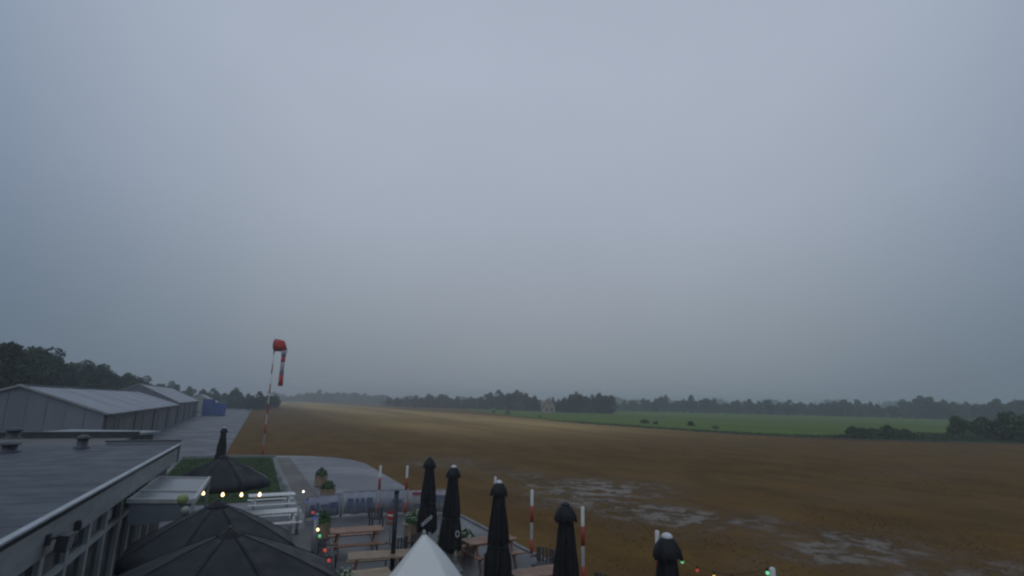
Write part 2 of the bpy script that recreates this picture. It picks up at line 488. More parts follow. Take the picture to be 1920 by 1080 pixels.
def glass_material():
    m, t, b = new_mat('window_glass')
    b.inputs['Base Color'].default_value = (.012, .014, .016, 1)
    b.inputs['Roughness'].default_value = .06
    b.inputs['Specular IOR Level'].default_value = .5
    tcn = t.nodes.new('ShaderNodeTexCoord')
    bump(t, b, noise(t, tcn.outputs['Object'], 3.0, 2), .05, .02)
    return m
M['glass'] = glass_material()
def panel_glass():
    m, t, b = new_mat('milky_roof_panel')
    tcn = t.nodes.new('ShaderNodeTexCoord')
    n = noise(t, tcn.outputs['Object'], 1.8, 4)
    t.links.new(mixc(t, n, (.20, .215, .235), (.15, .165, .18)), b.inputs['Base Color'])
    b.inputs['Roughness'].default_value = .22
    return m
M['milky'] = panel_glass()
def bulb_material(name, col, strength):
    m, t, b = new_mat(name)
    b.inputs['Base Color'].default_value = (*col, 1)
    b.inputs['Emission Color'].default_value = (*col, 1)
    oi = t.nodes.new('ShaderNodeObjectInfo')
    t.links.new(mth(t, 'MULTIPLY_ADD', oi.outputs['Random'], strength * .5, strength * .75), b.inputs['Emission Strength'])
    b.inputs['Roughness'].default_value = .2
    return m
M['bulb_warm'] = bulb_material('bulb_warm', (1.0, .70, .36), 3.2)
M['bulb_white'] = bulb_material('bulb_white', (1.0, .93, .82), 1.6)
M['bulb_green'] = bulb_material('bulb_green', (.16, .75, .35), .7)
M['bulb_red'] = bulb_material('bulb_red', (.75, .08, .06), .35)
M['bulb_blue'] = bulb_material('bulb_blue', (.07, .10, .55), .45)
M['bulb_amber'] = bulb_material('bulb_amber', (.95, .50, .10), .6)

# ------------------------------------------------------------------ the ground, roads, paths
def flat(name, poly, z, mat):
    return struct(MB().sheet(poly, z).build(name, mat))
# gently uneven field sheet: fine near the camera, coarse to the horizon
def ground():
    xs = np.unique(np.concatenate([np.linspace(-3000, -150, 20), np.linspace(-150, 150, 101), np.linspace(150, 3000, 20)]))
    ys = np.unique(np.concatenate([np.linspace(-400, -20, 6), np.linspace(-20, 260, 94), np.linspace(260, 3600, 24)]))
    X, Y = np.meshgrid(xs, ys)
    Z = np.zeros_like(X)
    V = X * VX + Y * VY
    U = -X * VY + Y * VX
    far = np.clip((V - 12) / 10, 0, 1) * np.clip((400 - Y) / 100, 0, 1) * np.clip((70 - V) / 15, 0, 1)
    Z += far * (0.05 * np.sin(V * .45 + 1.3) * np.sin(U * .21) + 0.05 * np.sin(V * .17 + U * .11))
    Z -= 0.02 * far
    nx = len(xs)
    verts = np.stack([X.ravel(), Y.ravel(), Z.ravel()], 1)
    faces = []
    for j in range(len(ys) - 1):
        for i in range(nx - 1):
            a = j * nx + i
            faces.append((a, a + 1, a + nx + 1, a + nx))
    me = bpy.data.meshes.new('ground')
    me.from_pydata(verts.tolist(), [], faces)
    me.polygons.foreach_set('use_smooth', [True] * len(faces))
    me.materials.append(M['field'])
    return struct(link('ground', me))
ground()
edge = [(95, 60), (86, 90.5), (70, 92.5), (56, 95.5), (46, 103), (37.5, 113.5), (25, 133), (14.5, 156), (3, 195), (-8, 240), (-20, 300), (-31, 365), (-52, 480)]
mead = edge + [(-120, 760), (-200, 1200), (900, 1200), (900, 60)]
flat('meadow', mead, .10, M['meadow'])
# worn track along the meadow's edge
tr = [(96, 84), (86, 87.5), (70, 89.6), (56, 92.3), (45, 100), (36, 111)]
tr2 = [(36.6, 112.2), (45.8, 101.5), (56, 94), (70, 91), (86, 89), (96, 85.5)]
flat('track', tr + tr2, .09, M['path'])
# taxiway past the hangars
flat('taxiway', [(-20.5, 41.0), (-25.3, 49.9), (-105.5, 224.5), (-240, 520), (-262, 520), (-120, 224.5), (-39.8, 49.9), (-34.5, 38)], .035, M['road'])
# apron and terrace paving: straight field edge, rounded far corner
ap = [S(v, u) for v, u in [(-2.2, -6), (9.35, -6), (9.35, 30), (9.6, 40), (9.7, 44.5), (9.2, 47.6), (8.0, 50.0), (6.2, 51.6), (4.2, 52.6), (-.5, 53.4), (-3.2, 53.2), (-4.0, 40), (-3.6, 27), (-2.2, 26)]]
flat('apron', ap, .045, M['apron'])
flat('terrace', [S(v, u) for v, u in [(-2.15, -5), (9.15, -5), (9.15, 25.6), (-2.0, 25.6)]], .055, M['slab'])
flat('verge', [S(v, u) for v, u in [(-3.6, 30), (2.6, 30), (2.9, 40), (3.3, 50.6), (.4, 52.0), (-3.3, 51.8)]], .060, M['lawn'])
flat('path', [S(v, u) for v, u in [(3.2, 25.7), (4.3, 25.7), (4.6, 50.5), (3.5, 50.5)]], .064, M['path'])
kb = MB()
pts = [S(v, u) for v, u in [(-3.4, 52.4), (.3, 52.7), (3.5, 51.4)]]
for a, b in zip(pts, pts[1:]): kb.bar(a + Vector((0, 0, .09)), b + Vector((0, 0, .09)), .35, .18)
struct(kb.build('kerb', M['concrete']))
ek = MB()
n = 32
for i in range(n):
    a, b = S(9.42, -5 + i * 35 / n, .075), S(9.42, -5 + (i + 1) * 35 / n - .02, .075)
    ek.bar(a, b, .14, .07)
struct(ek.build('edging', M['concrete']))

# ------------------------------------------------------------------ clubhouse with the flat roof
CR = R(24.2)
ch = thing('clubhouse', 'low clubhouse with wet flat grey roof and white-framed windows beside the terrace', 'building', (-6.25, 7.11, 0), CR)
mb = MB()
mb.box(-16, -.32, -6, 15.9, 0, 3.02).box(-16, -2.7, 15.9, 22.2, 0, 3.02)
mb.build('wall', M['wallboard'], ch)
# roof laid in sheets across the building, each lapping the next
for i in range(22):
    y0 = -6 + i
    x1 = -.06 if y0 < 15.9 else -2.5
    s = MB()
    y1 = y0 + 1.03
    if y0 < 15.9 < y1: y1 = 15.88
    s.add([(-16, y0, 3.10), (x1, y0, 3.10), (x1, y1, 3.10), (-16, y1, 3.10), (-16, y0, 3.182), (x1, y0, 3.182), (x1, y1, 3.179), (-16, y1, 3.179)],
          [(3, 2, 1, 0), (4, 5, 6, 7), (0, 1, 5, 4), (1, 2, 6, 5), (2, 3, 7, 6), (3, 0, 4, 7)])
    s.build('roof_sheet', M['membrane'], ch)
MB().box(-.055, .05, -6, 16.02, 3.157, 3.190).build('coping', M['coping'], ch)
MB().add([(-.05, -6, 3.02), (.045, -6, 3.154), (.045, 16, 3.154), (-.05, 16, 3.02), (-.2, -6, 3.02), (-.2, -6, 3.154), (-.2, 16, 3.154), (-.2, 16, 3.02)],
         [(0, 3, 2, 1), (4, 5, 6, 7), (0, 1, 5, 4), (3, 7, 6, 2), (1, 2, 6, 5), (0, 4, 7, 3)]).build('gutter', M['gutter'], ch)
for i in range(8):
    y0 = -6 + i * 2.75
    MB().box(-.22, -.06, y0 + .003, y0 + 2.745, 2.53, 3.012).build('fascia_board', M['fascia'], ch)
MB().box(-2.4, -.0, 15.9, 16.06, 2.5, 3.28).build('end_upstand', M['fascia'], ch)
MB().box(-2.43, .03, 15.86, 16.10, 3.283, 3.315).build('end_coping', M['gutter'], ch)
MB().box(-16, -2.45, 22.05, 22.25, 2.9, 3.27).build('rear_upstand', M['gutter'], ch)
MB().box(-16, -2.42, 22.02, 22.29, 3.272, 3.30).build('rear_coping', M['vent'], ch)
# window bays under the fascia
for i in range(12):
    y0 = -5.6 + i * 1.36
    wdw = MB()
    wdw.box(-.315, -.20, y0, y0 + .09, .1, 2.50).box(-.315, -.20, y0 + 1.27, y0 + 1.355, .1, 2.50)
    for z0, z1 in ((.1, .22), (1.90, 2.0), (2.42, 2.50)): wdw.box(-.312, -.205, y0 + .092, y0 + 1.268, z0, z1)
    wo = wdw.build('window', M['frame'], ch)
    MB().box(-.30, -.285, y0 + .093, y0 + 1.267, .223, 1.897).build('pane', M['glass'], wo)
    MB().box(-.30, -.285, y0 + .093, y0 + 1.267, 2.003, 2.417).build('transom_pane', M['glass'], wo)
dr = MB()
dr.box(-.315, -.14, 10.75, 10.9, .05, 2.5).box(-.315, -.14, 12.0, 12.15, .05, 2.5).box(-.315, -.14, 10.903, 11.997, 2.2, 2.5)
dro = dr.build('door', M['frame'], ch)
MB().box(-.30, -.28, 10.905, 11.995, .06, 2.195).build('door_leaf', M['glass'], dro)
# roof furniture, each lifted on its own
def roof_vent(x, y, label, r=.16, h=.42):
    p = Matrix.Rotation(CR, 4, 'Z') @ Vector((x, y, 0)) + Vector((-6.25, 7.11, 0))
    t = thing('roof_vent', label, 'vent', (p.x, p.y, 3.176), CR, 'vents on the clubhouse roof')
    MB().lathe([(r * 1.5, 0), (r * 1.5, .03), (r, .05), (r, h * .7)], 14).build('pipe', M['vent'], t, True)
    MB().lathe([(r * 1.35, h * .72), (r * 1.45, h * .78), (r * .9, h), (r * .2, h * 1.08)], 14).build('cowl', M['vent'], t, True)
    return t
roof_vent(-2.75, 14.4, 'dark mushroom vent standing alone midway along the flat roof')
roof_vent(-6.3, 19.6, 'farther dark vent of the pair near the roof\'s far edge', .22, .42)
roof_vent(-4.3, 13.2, 'nearer dark vent of the pair, low on the flat roof', .2, .3)
# floodlight and camera on the fascia
fl = thing('floodlight', 'dark floodlight bracketed to the pale fascia above the windows', 'lamp', S(0, 0), CR)
def CL(x, y, z=0):
    p = Matrix.Rotation(CR, 4, 'Z') @ Vector((x, y, 0)) + Vector((-6.25, 7.11, 0))
    return Vector((p.x, p.y, z))
fl.location = CL(-.058, 2.0, 2.76)
MB().box(0, .05, -.06, .06, -.06, .10).bar((.03, 0, .02), (.20, 0, .06), .04, .03).build('bracket', M['vent'], fl)
MB().add([(.14, -.13, -.12), (.30, -.16, -.16), (.30, .16, -.16), (.14, .13, -.12), (.16, -.13, .10), (.32, -.16, .08), (.32, .16, .08), (.16, .13, .10)],
         [(3, 2, 1, 0), (4, 5, 6, 7), (0, 1, 5, 4), (1, 2, 6, 5), (2, 3, 7, 6), (3, 0, 4, 7)]).build('housing', M['gutter'], fl)
MB().add([(.304, -.14, -.14), (.304, .14, -.14), (.322, .14, .06), (.322, -.14, .06)], [(0, 1, 2, 3)]).build('lens', M['pole_alu'], fl)
sp_ = thing('speaker', 'small dark speaker fixed low on the fascia near the floodlight', 'speaker', CL(-.058, 3.45, 2.68), CR)
MB().box(0, .10, -.05, .05, -.07, .09).build('case', M['gutter'], sp_, bevel=.015)
MB().lathe([(.035, 0), (.04, .01)], 12, (.05, 0, .09)).build('knob', M['vent'], sp_)

# porch canopy against the clubhouse wall
po = thing('porch', 'glazed lean-to porch canopy with pale frame against the clubhouse wall', 'canopy', CL(.02, 7.2), CR)
fr = MB()
for y in (0, 1.35, 4.1): fr.bar((0, y, 2.50), (1.38, y, 2.42), .09, .10)
fr.bar((1.42, -.05, 2.42), (1.42, 4.15, 2.42), .08, .13)
fr.bar((.03, .05, 2.485), (.03, 1.3, 2.485), .06, .06).bar((.03, 1.40, 2.485), (.03, 4.05, 2.485), .06, .06)
fr.build('roof_frame', M['frame'], po)
for y0, y1 in ((.05, 1.30), (1.40, 4.05)):
    MB().add([(.07, y0, 2.50), (1.37, y0, 2.43), (1.37, y1, 2.43), (.07, y1, 2.50), (.07, y0, 2.512), (1.37, y0, 2.442), (1.37, y1, 2.442), (.07, y1, 2.512)],
             [(3, 2, 1, 0), (4, 5, 6, 7), (0, 1, 5, 4), (1, 2, 6, 5), (2, 3, 7, 6), (3, 0, 4, 7)]).build('roof_panel', M['milky'], po)
for y in (0, 4.1): MB().box(1.38, 1.46, y - .04, y + .04, .055, 2.36).build('post', M['frame'], po)
vs, fs = [], []
for i in range(11):
    x = .08 + 1.28 * i / 10
    zt, zb = 2.44 - .08 * i / 10, 1.93 + .10 * (i / 10) ** 2
    vs += [(x, -.012, zt), (x, -.012, zb), (x, .012, zt), (x, .012, zb)]
for i in range(10):
    a = i * 4
    fs += [(a, a + 4, a + 5, a + 1), (a + 2, a + 3, a + 7, a + 6), (a + 1, a + 5, a + 7, a + 3), (a, a + 2, a + 6, a + 4)]
MB().add(vs, fs).build('side_panel', M['milky'], po)
def globe(loc, label, mat, r):
    t = thing('globe_lamp', label, 'lamp', loc, 0, 'globe lamps at the porch corner')
    MB().lathe([(r * math.sin(PI * (i + .5) / 12), -r * math.cos(PI * (i + .5) / 12)) for i in range(12)], 18).build('globe', mat, t, True)
    MB().lathe([(.04, -r * 1.2), (.04, -r * .94)], 10).build('collar', M['vent'], t)
globe(S(-.885, 15.80, 2.55), 'yellow-green globe lamp fixed at the porch canopy\'s corner', M['ball'], .125)
globe(S(-.80, 15.72, 2.30), 'dull pale globe lamp just below the yellow-green one', M['ballpale'], .10)

# ------------------------------------------------------------------ hangars, sheds, container
def hangar(name, label, A, B, gdir, width, eave, ridge, n_roof, n_wall, n_gable, mats):
    """A = near right corner, B = far right corner; the gable runs from A along gdir"""
    t = thing(name, label, 'hangar', (A[0], A[1], 0), 0)
    A2, B2 = Vector((0, 0)), Vector((B[0] - A[0], B[1] - A[1]))
    g = Vector(gdir).normalized()
    wm, gm, rm = mats
    def P(s, k, z): # s along, k across 0..1
        q = A2 + (B2 - A2) * s + g * width * k
        return (q.x, q.y, z)
    core = MB()
    core.add([P(0, 0, 0), P(1, 0, 0), P(1, 1, 0), P(0, 1, 0), P(0, 0, eave - .06), P(1, 0, eave - .06), P(1, 1, eave - .06), P(0, 1, eave - .06), P(0, .5, ridge - .08), P(1, .5, ridge - .08)],
             [(0, 1, 5, 4), (2, 3, 7, 6), (1, 2, 6, 9, 5), (0, 4, 8, 7, 3), (4, 5, 9, 8), (8, 9, 6, 7)])
    core.build('shell', wm, t)
    off = Vector((B2.y, -B2.x)).normalized() * .06   # outwards to the taxiway
    for i in range(n_wall):
        a, b = (i + .015) / n_wall, (i + .985) / n_wall
        q = [Vector(P(a, 0, .05)), Vector(P(b, 0, .05)), Vector(P(b, 0, eave - .25)), Vector(P(a, 0, eave - .25))]
        o3 = Vector((off.x, off.y, 0)) * (1 if i % 2 else .6)
        MB().add([x + o3 for x in q] + q, [(0, 1, 2, 3), (0, 4, 5, 1), (2, 6, 7, 3), (0, 3, 7, 4), (1, 5, 6, 2)]).build('wall_panel', wm, t)
    back = -Vector((B2.x, B2.y, 0)).normalized() * .05
    for i in range(n_gable):
        k0, k1 = (i + .01) / n_gable, (i + .99) / n_gable
        top = lambda k: eave + (ridge - eave) * (1 - abs(k - .5) * 2) - .10
        q = [Vector(P(0, k0, .05)), Vector(P(0, k1, .05)), Vector(P(0, k1, top(k1)))]
        if k0 < .5 < k1: q.append(Vector(P(0, .5, top(.5))))
        q.append(Vector(P(0, k0, top(k0))))
        n_ = len(q)
        o3 = back * (1 if i % 2 else .7)
        MB().add([x + o3 for x in q] + q, [tuple(range(n_))] + [(j, (j + 1) % n_, n_ + (j + 1) % n_, n_ + j) for j in range(n_)]).build('gable_sheet', gm, t)
    for side in (0, 1):
        for i in range(n_roof):
            a, b = i / n_roof + .002, (i + 1) / n_roof - .0005
            if i == 0: a -= .004
            k = -.03 if side == 0 else 1.03
            ze = eave - (ridge - eave) * .06
            lift = .03 if i % 2 else .045
            q = [P(a, k, ze), P(b, k, ze), P(b, .5, ridge), P(a, .5, ridge)]
            v = [(x, y, z + lift) for x, y, z in q] + [(x, y, z - .03) for x, y, z in q]
            f = [(0, 1, 2, 3), (7, 6, 5, 4), (0, 4, 5, 1), (1, 5, 6, 2), (2, 6, 7, 3), (3, 7, 4, 0)]
            MB().add(v, f).build('roof_sheet', rm, t)
    gu = MB(); gu.bar(Vector(P(0, -.035, eave - .16)), Vector(P(1, -.035, eave - .16)), .14, .12)
    gu.build('gutter', M['vent'], t)
    for sdp in (.004, .25, .5, .75, .996):
        q = Vector(P(sdp, 0, 0)) + Vector((off.x, off.y, 0)) * 2.2
        MB().tube([q + Vector((0, 0, .05)), q + Vector((0, 0, eave - .22))], .05, 8).build('downpipe', M['vent'], t)
    for sdr in (.16, .40, .64, .88):
        a, b = sdr - .055, sdr + .055
        o3 = Vector((off.x, off.y, 0)) * 1.7
        q = [Vector(P(a, 0, .05)), Vector(P(b, 0, .05)), Vector(P(b, 0, eave * .80)), Vector(P(a, 0, eave * .80))]
        MB().add([x + o3 for x in q] + q, [(0, 1, 2, 3), (0, 4, 5, 1), (2, 6, 7, 3), (0, 3, 7, 4), (1, 5, 6, 2)]).build('sliding_door', M['hangar_door'], t)
    rc = MB(); rc.bar(Vector(P(-.003, .5, ridge + .07)), Vector(P(1.0, .5, ridge + .07)), .5, .05)
    rc.build('ridge_cap', M['hangar_trim'], t)
    vg = MB()
    for k in (-.03, 1.03):
        vg.bar(Vector(P(-.004, k, eave - (ridge - eave) * .06)) + back, Vector(P(-.004, .5, ridge + .01)) + back, .10, .16)
    vg.build('verge_trim', M['hangar_trim'], t)
    return t
hm = (M['hangar_wall'], M['hangar_gable'], M['hangar_roof'])
hangar('hangar', 'long low grey hangar with pale sheet roof and plain gable facing the clubhouse', (-32.6, 44.3), (-58.3, 96), (-1, -.08), 13.5, 3.55, 5.55, 12, 14, 9, hm)
hangar('hangar', 'second grey hangar with brighter roof, directly beyond the long one', (-58.8, 97), (-80.5, 141), (-1, -.08), 14, 3.9, 6.9, 9, 10, 7, hm)
hangar('shed', 'low pale-roofed shed far beyond the blue containers', (-96, 178), (-112, 210), (-1, -.1), 11, 3.2, 5.6, 6, 6, 5, (M['hangar_wall'], M['palegreen'], M['palegreen']))
def container(name, label, loc, rz, sx, sy, sz):
    t = thing(name, label, 'container', loc, rz, 'blue containers beside the taxiway')
    MB().box(-sx / 2 + .05, sx / 2 - .05, -sy / 2 + .05, sy / 2 - .05, .12, sz - .05).build('body', M['blue'], t)
    nr_ = 10
    for s in (-1, 1):
        for i in range(nr_):
            y = -sy / 2 + .25 + i * (sy - .5) / nr_
            MB().box(s * (sx / 2 - .05) - .03, s * (sx / 2 - .05) + .03, y, y + (sy - .5) / nr_ * .55, .2, sz - .18).build('rib', M['blue'], t)
    f_ = MB()
    for x in (-1, 1):
        for y in (-1, 1): f_.box(x * sx / 2 - .08, x * sx / 2 + .08, y * sy / 2 - .08, y * sy / 2 + .08, 0, sz)
    f_.build('corner_posts', M['blue'], t)
    for x in (-.5, .5):
        MB().box(x * sx / 2 - sx * .21, x * sx / 2 + sx * .21, -sy / 2 - .02, -sy / 2 + .045, .2, sz - .2).build('door', M['blue'], t)
container('container', 'tall blue steel container beside the taxiway past the hangars', (-80.7, 146.8, .03), R(27), 2.6, 6.1, 4.3)
container('container', 'lower blue container on the taxiway side of the tall blue one', (-78.0, 147.8, .03), R(27), 2.4, 6.1, 3.2)
# small pale-roofed outbuilding just beyond the clubhouse roof
ob = thing('outbuilding', 'small outbuilding with a pale flat roof just beyond the clubhouse', 'shed', (-24.6, 33.0, 0), R(4))
MB().box(-2.4, 2.4, -1.6, 1.6, 0, 2.66).build('wall', M['wallboard'], ob)
for i in range(4): MB().box(-2.7 + i * 1.35, -2.7 + i * 1.35 + 1.34, -1.9, 1.9, 2.66, 2.80).build('roof_panel', M['hangar_trim'], ob)
# a house among the far trees
hs = thing('house', 'tiny reddish house with pale gable among the far trees', 'house', (20.2, 288, 0), R(8))
MB().add([(-3, -3.5, 0), (3, -3.5, 0), (3, 3.5, 0), (-3, 3.5, 0), (-3, -3.5, 3.8), (3, -3.5, 3.8), (3, 3.5, 3.8), (-3, 3.5, 3.8), (0, -3.5, 7), (0, 3.5, 7)],
         [(0, 1, 5, 8, 4), (1, 2, 6, 5), (2, 3, 7, 9, 6), (3, 0, 4, 7)]).build('wall', M['white_render'], hs)
hr = MB()
for s in (-1, 1): hr.add([(s * 3.4, -3.8, 3.45), (s * 3.4, 3.8, 3.45), (0, 3.8, 7.2), (0, -3.8, 7.2), (s * 3.4, -3.8, 3.25), (s * 3.4, 3.8, 3.25), (0, 3.8, 7.0), (0, -3.8, 7.0)],
                         [(0, 1, 2, 3), (7, 6, 5, 4), (0, 4, 5, 1), (0, 3, 7, 4), (1, 5, 6, 2)])
hro = hr.build('roof', M['rooftile'], hs)
MB().box(.7, 1.3, .3, .9, 6, 8).build('chimney', M['brick'], hro)
for x in (-1.3, 1.3): MB().box(x - .5, x + .5, -3.54, -3.49, 1.0, 2.3).build('window', M['glass'], hs)
MB().box(-.35, .35, -3.54, -3.49, 4.3, 5.3).build('window', M['glass'], hs)

# ------------------------------------------------------------------ trees
def quads_mesh(name, cen, nrm, size, mat, aspect=1.0, rng=None):
    n = len(cen)
    up = rng.normal(size=(n, 3))
    t1 = np.cross(nrm, up); t1 /= np.linalg.norm(t1, axis=1)[:, None] + 1e-9
    t2 = np.cross(nrm, t1)
    s = size[:, None]
    V = np.stack([cen - t1 * s, cen - t2 * s * aspect + nrm * s * .15, cen + t1 * s, cen + t2 * s * aspect + nrm * s * .15], 1).reshape(-1, 3)
    me = bpy.data.meshes.new(name)
    me.vertices.add(4 * n); me.vertices.foreach_set('co', V.ravel())
    me.loops.add(4 * n); me.loops.foreach_set('vertex_index', np.arange(4 * n))
    me.polygons.add(n); me.polygons.foreach_set('loop_start', np.arange(n) * 4); me.polygons.foreach_set('loop_total', np.full(n, 4))
    me.materials.append(mat)
    me.update(); me.validate()
    return me
def crown_mesh(seed, n_clump, n_leaf, leaf, rad, z0, z1, mat, low=.35):
    rng = np.random.default_rng(seed)
    cs, rs = [], []
    zc, hz = (z0 + z1) / 2, (z1 - z0) / 2
    for i in range(n_clump):
        d = rng.normal(size=3); d /= np.linalg.norm(d)
        k = rng.uniform(.30, .84) if i % 4 else rng.uniform(.75, .95)
        taper = 1.0 - .35 * max(0, d[2] * k)
        cs.append((d[0] * rad * k * taper, d[1] * rad * k * taper, zc + d[2] * hz * k))
        rs.append(rng.uniform(.22, .42) * (1.12 - .40 * k) * min(rad, hz))
    cs.append((0, 0, zc)); rs.append(.55 * min(rad, hz))
    cs, rs = np.array(cs), np.array(rs)
    pick = rng.choice(len(cs), n_leaf, p=rs ** 2 / (rs ** 2).sum())
    d = rng.normal(size=(n_leaf, 3)); d /= np.linalg.norm(d, axis=1)[:, None]
    r = rng.uniform(.55, 1.08, n_leaf) ** .6
    cen = cs[pick] + d * (rs[pick] * r)[:, None] * np.array([1, 1, .85])
    nrm = d + rng.normal(size=(n_leaf, 3)) * .55
    nrm /= np.linalg.norm(nrm, axis=1)[:, None]
    return quads_mesh('crown', cen, nrm, leaf * rng.uniform(.6, 1.3, n_leaf), mat, .7, rng)
def trunk_mesh(seed, r, z1):
    rng = random.Random(seed)
    b = MB()
    b.tube([(0, 0, -.1), (r * .15, 0, z1 * .25), (0, r * .3, z1 * .5), (r * .4, 0, z1 * .75), (0, 0, z1)], [r * 1.35, r, r * .8, r * .55, r * .2], 8)
    for i in range(6):
        a = i * 2 * PI / 6 + rng.uniform(-.4, .4); z = z1 * rng.uniform(.3, .7); L = z1 * rng.uniform(.25, .42)
        e = Vector((math.cos(a) * L * .8, math.sin(a) * L * .8, z + L * .75))
        s = Vector((0, 0, z)); m_ = (s + e) / 2 + Vector((0, 0, -L * .08))
        b.tube([s, m_, e], [r * .45, r * .3, r * .08], 6)
    return b.mesh('trunk', M['bark'], True)
NEAR = []
for i in range(4):
    rad = (4.6, 5.2, 4.2, 4.9)[i]
    NEAR.append((crown_mesh(20 + i, 46, 11000, .21, rad, 1.6, 12.0, M['leaf']), trunk_mesh(i, .28, 8.5)))
FARM = []
for i in range(5):
    rad = (5.4, 6.2, 4.8, 5.8, 5.0)[i]
    FARM.append((crown_mesh(40 + i, 30, 2800, .46, rad, .8, 12.0, M['leaf2']), trunk_mesh(10 + i, .3, 8.5)))
BUSHM = []
for i in range(4):
    BUSHM.append((crown_mesh(60 + i, 26, 4200, .085, 1.25, -.75, 1.9, M['bushleaf']), trunk_mesh(20 + i, .06, 1.3)))
def plant(name, kind, x, y, h, base_h, label, cat, group, wide=1.0, idx=0):
    t = thing(name, label, cat, (x, y, 0), random.uniform(0, 6.28), group)
    s = h / base_h
    t.scale = (s * wide * random.uniform(.85, 1.15), s * wide * random.uniform(.85, 1.15), s)
    link('trunk', kind[1], t); link('crown', kind[0], t)
    return t
LEFT = [(-60.3, 60.6, 10.4), (-63.8, 66.0, 11.0), (-67.8, 72.2, 11.5), (-75.2, 82.5, 12.4), (-77.2, 86.8, 12.6), (-82.6, 95.5, 12.9), (-86.5, 103.6, 12.3), (-85.5, 105.3, 11.0), (-86.6, 109.1, 11.4), (-95.3, 123.7, 12.5), (-94.0, 126.3, 10.9), (-92.9, 128.0, 10.3), (-95.5, 135.4, 10.6), (-95.1, 140.5, 10.0)]
ORD = ['first', 'second', 'third', 'fourth', 'fifth', 'sixth', 'seventh', 'eighth', 'ninth', 'tenth', 'eleventh', 'twelfth', 'thirteenth', 'fourteenth']
for i, (x, y, h) in enumerate(LEFT):
    h *= 1.10 if i < 4 else 1.03
    plant('tree', NEAR[i % 4], x, y, h, 12.2, '%s tree, counted from the left edge, in the dark row behind the hangars' % ORD[i], 'tree', 'dark trees behind the hangars', random.uniform(.85, 1.05))
ORD += ['fifteenth', 'sixteenth', 'seventeenth', 'eighteenth', 'nineteenth', 'twentieth']
def ranks(pts, idx=None):
    idx = list(range(len(pts))) if idx is None else list(idx)
    order = sorted(idx, key=lambda i: pts[i][0] / pts[i][1])
    return {i: ORD[k] for k, i in enumerate(order)}
LEFT2 = [(-123.6, 190.2, 9.5), (-136.2, 216.5, 10.3), (-141.1, 232.0, 9.8), (-149.2, 252.9, 10.2)]
rk = ranks(LEFT2)
for i, (x, y, h) in enumerate(LEFT2):
    plant('tree', FARM[i % 5], x, y, h, 12.2, rk[i] + ' tree from the left above the far end of the second hangar', 'tree', 'trees past the second hangar', .9)
ROADEND = [(-140.1, 250.0, 9.0), (-129.8, 240.0, 8.7), (-132.7, 255.0, 7.4), (-116.0, 230.0, 8.5), (-117.8, 240.0, 6.9), (-102.4, 215.0, 7.0), (-96.5, 210.0, 7.4), (-99.8, 225.0, 6.6), (-98.6, 230.0, 6.2)]
rk = ranks(ROADEND)
for i, (x, y, h) in enumerate(ROADEND):
    plant('tree', FARM[(i * 2) % 5], x, y, h, 12.2, rk[i] + ' tree from the left in the low clump where the taxiway ends', 'tree', 'trees at the taxiway\'s end', .9)
FAR = [(-232.2, 550.1, 9.2), (-221.1, 549.3, 7.8), (-215.1, 558.1, 9.6), (-194.7, 529.4, 11.5), (-191.0, 540.2, 13.8), (-175.0, 525.8, 12.2), (-177.3, 558.2, 12.5), (-168.3, 553.7, 11.3), (-151.9, 534.7, 12.5), (-148.6, 550.7, 11.2), (-139.4, 545.3, 10.1), (-122.7, 515.1, 8.5)]
rk = ranks(FAR)
for i, (x, y, h) in enumerate(FAR):
    x, y, h = x * 1.35, y * 1.35, 5 + (h - 5) * 1.35
    plant('tree', FARM[(i * 3) % 5], x, y, h, 12.2, rk[i] + ' tree from the left in the faintest treeline, right of the windsock', 'tree', 'faintest far treeline', 1.35)
MID = [(-91.6, 414.4, 7.3), (-82.4, 403.5, 7.6), (-78.5, 418.7, 8.3), (-70.2, 401.3, 9.0), (-65.4, 403.1, 7.7), (-58.6, 397.6, 9.8), (-51.2, 395.6, 10.8), (-45.1, 393.4, 10.4), (-38.2, 390.0, 8.9), (-30.3, 377.4, 7.2), (-25.8, 374.1, 8.0), (-18.4, 361.2, 9.1), (-13.1, 372.8, 12.6), (-6.0, 352.5, 13.0), (-1.5, 338.2, 11.9), (4.8, 359.7, 12.8), (9.9, 341.8, 11.8), (14.8, 330.4, 10.1), (27.0, 345.0, 9.0)]
rk = ranks(MID)
for i, (x, y, h) in enumerate(MID):
    lab = rk[i] + ' tree from the left in the hazy treeline ending at the house'
    g = 'far treeline before the house'
    if i == 13: lab, g = 'tallest, broad-crowned tree of the far treeline a little before the house', None
    plant('tree', FARM[(i * 2 + 1) % 5], x, y, h, 12.2, lab, 'tree', g, random.uniform(.8, 1.1))
RH = [(27.1, 310.9, 7.7), (30.3, 308.0, 9.4), (33.3, 302.2, 11.1), (35.9, 287.9, 10.9), (43.1, 309.7, 10.4), (46.6, 306.7, 10.5), (48.8, 289.8, 11.8), (53.4, 291.4, 10.7)]
rk = ranks(RH)
for i, (x, y, h) in enumerate(RH):
    plant('tree', FARM[(i * 3 + 2) % 5], x, y, h, 12.2, rk[i] + ' tree from the left in the clump just right of the house', 'tree', 'clump of trees past the house', random.uniform(.75, 1.0))
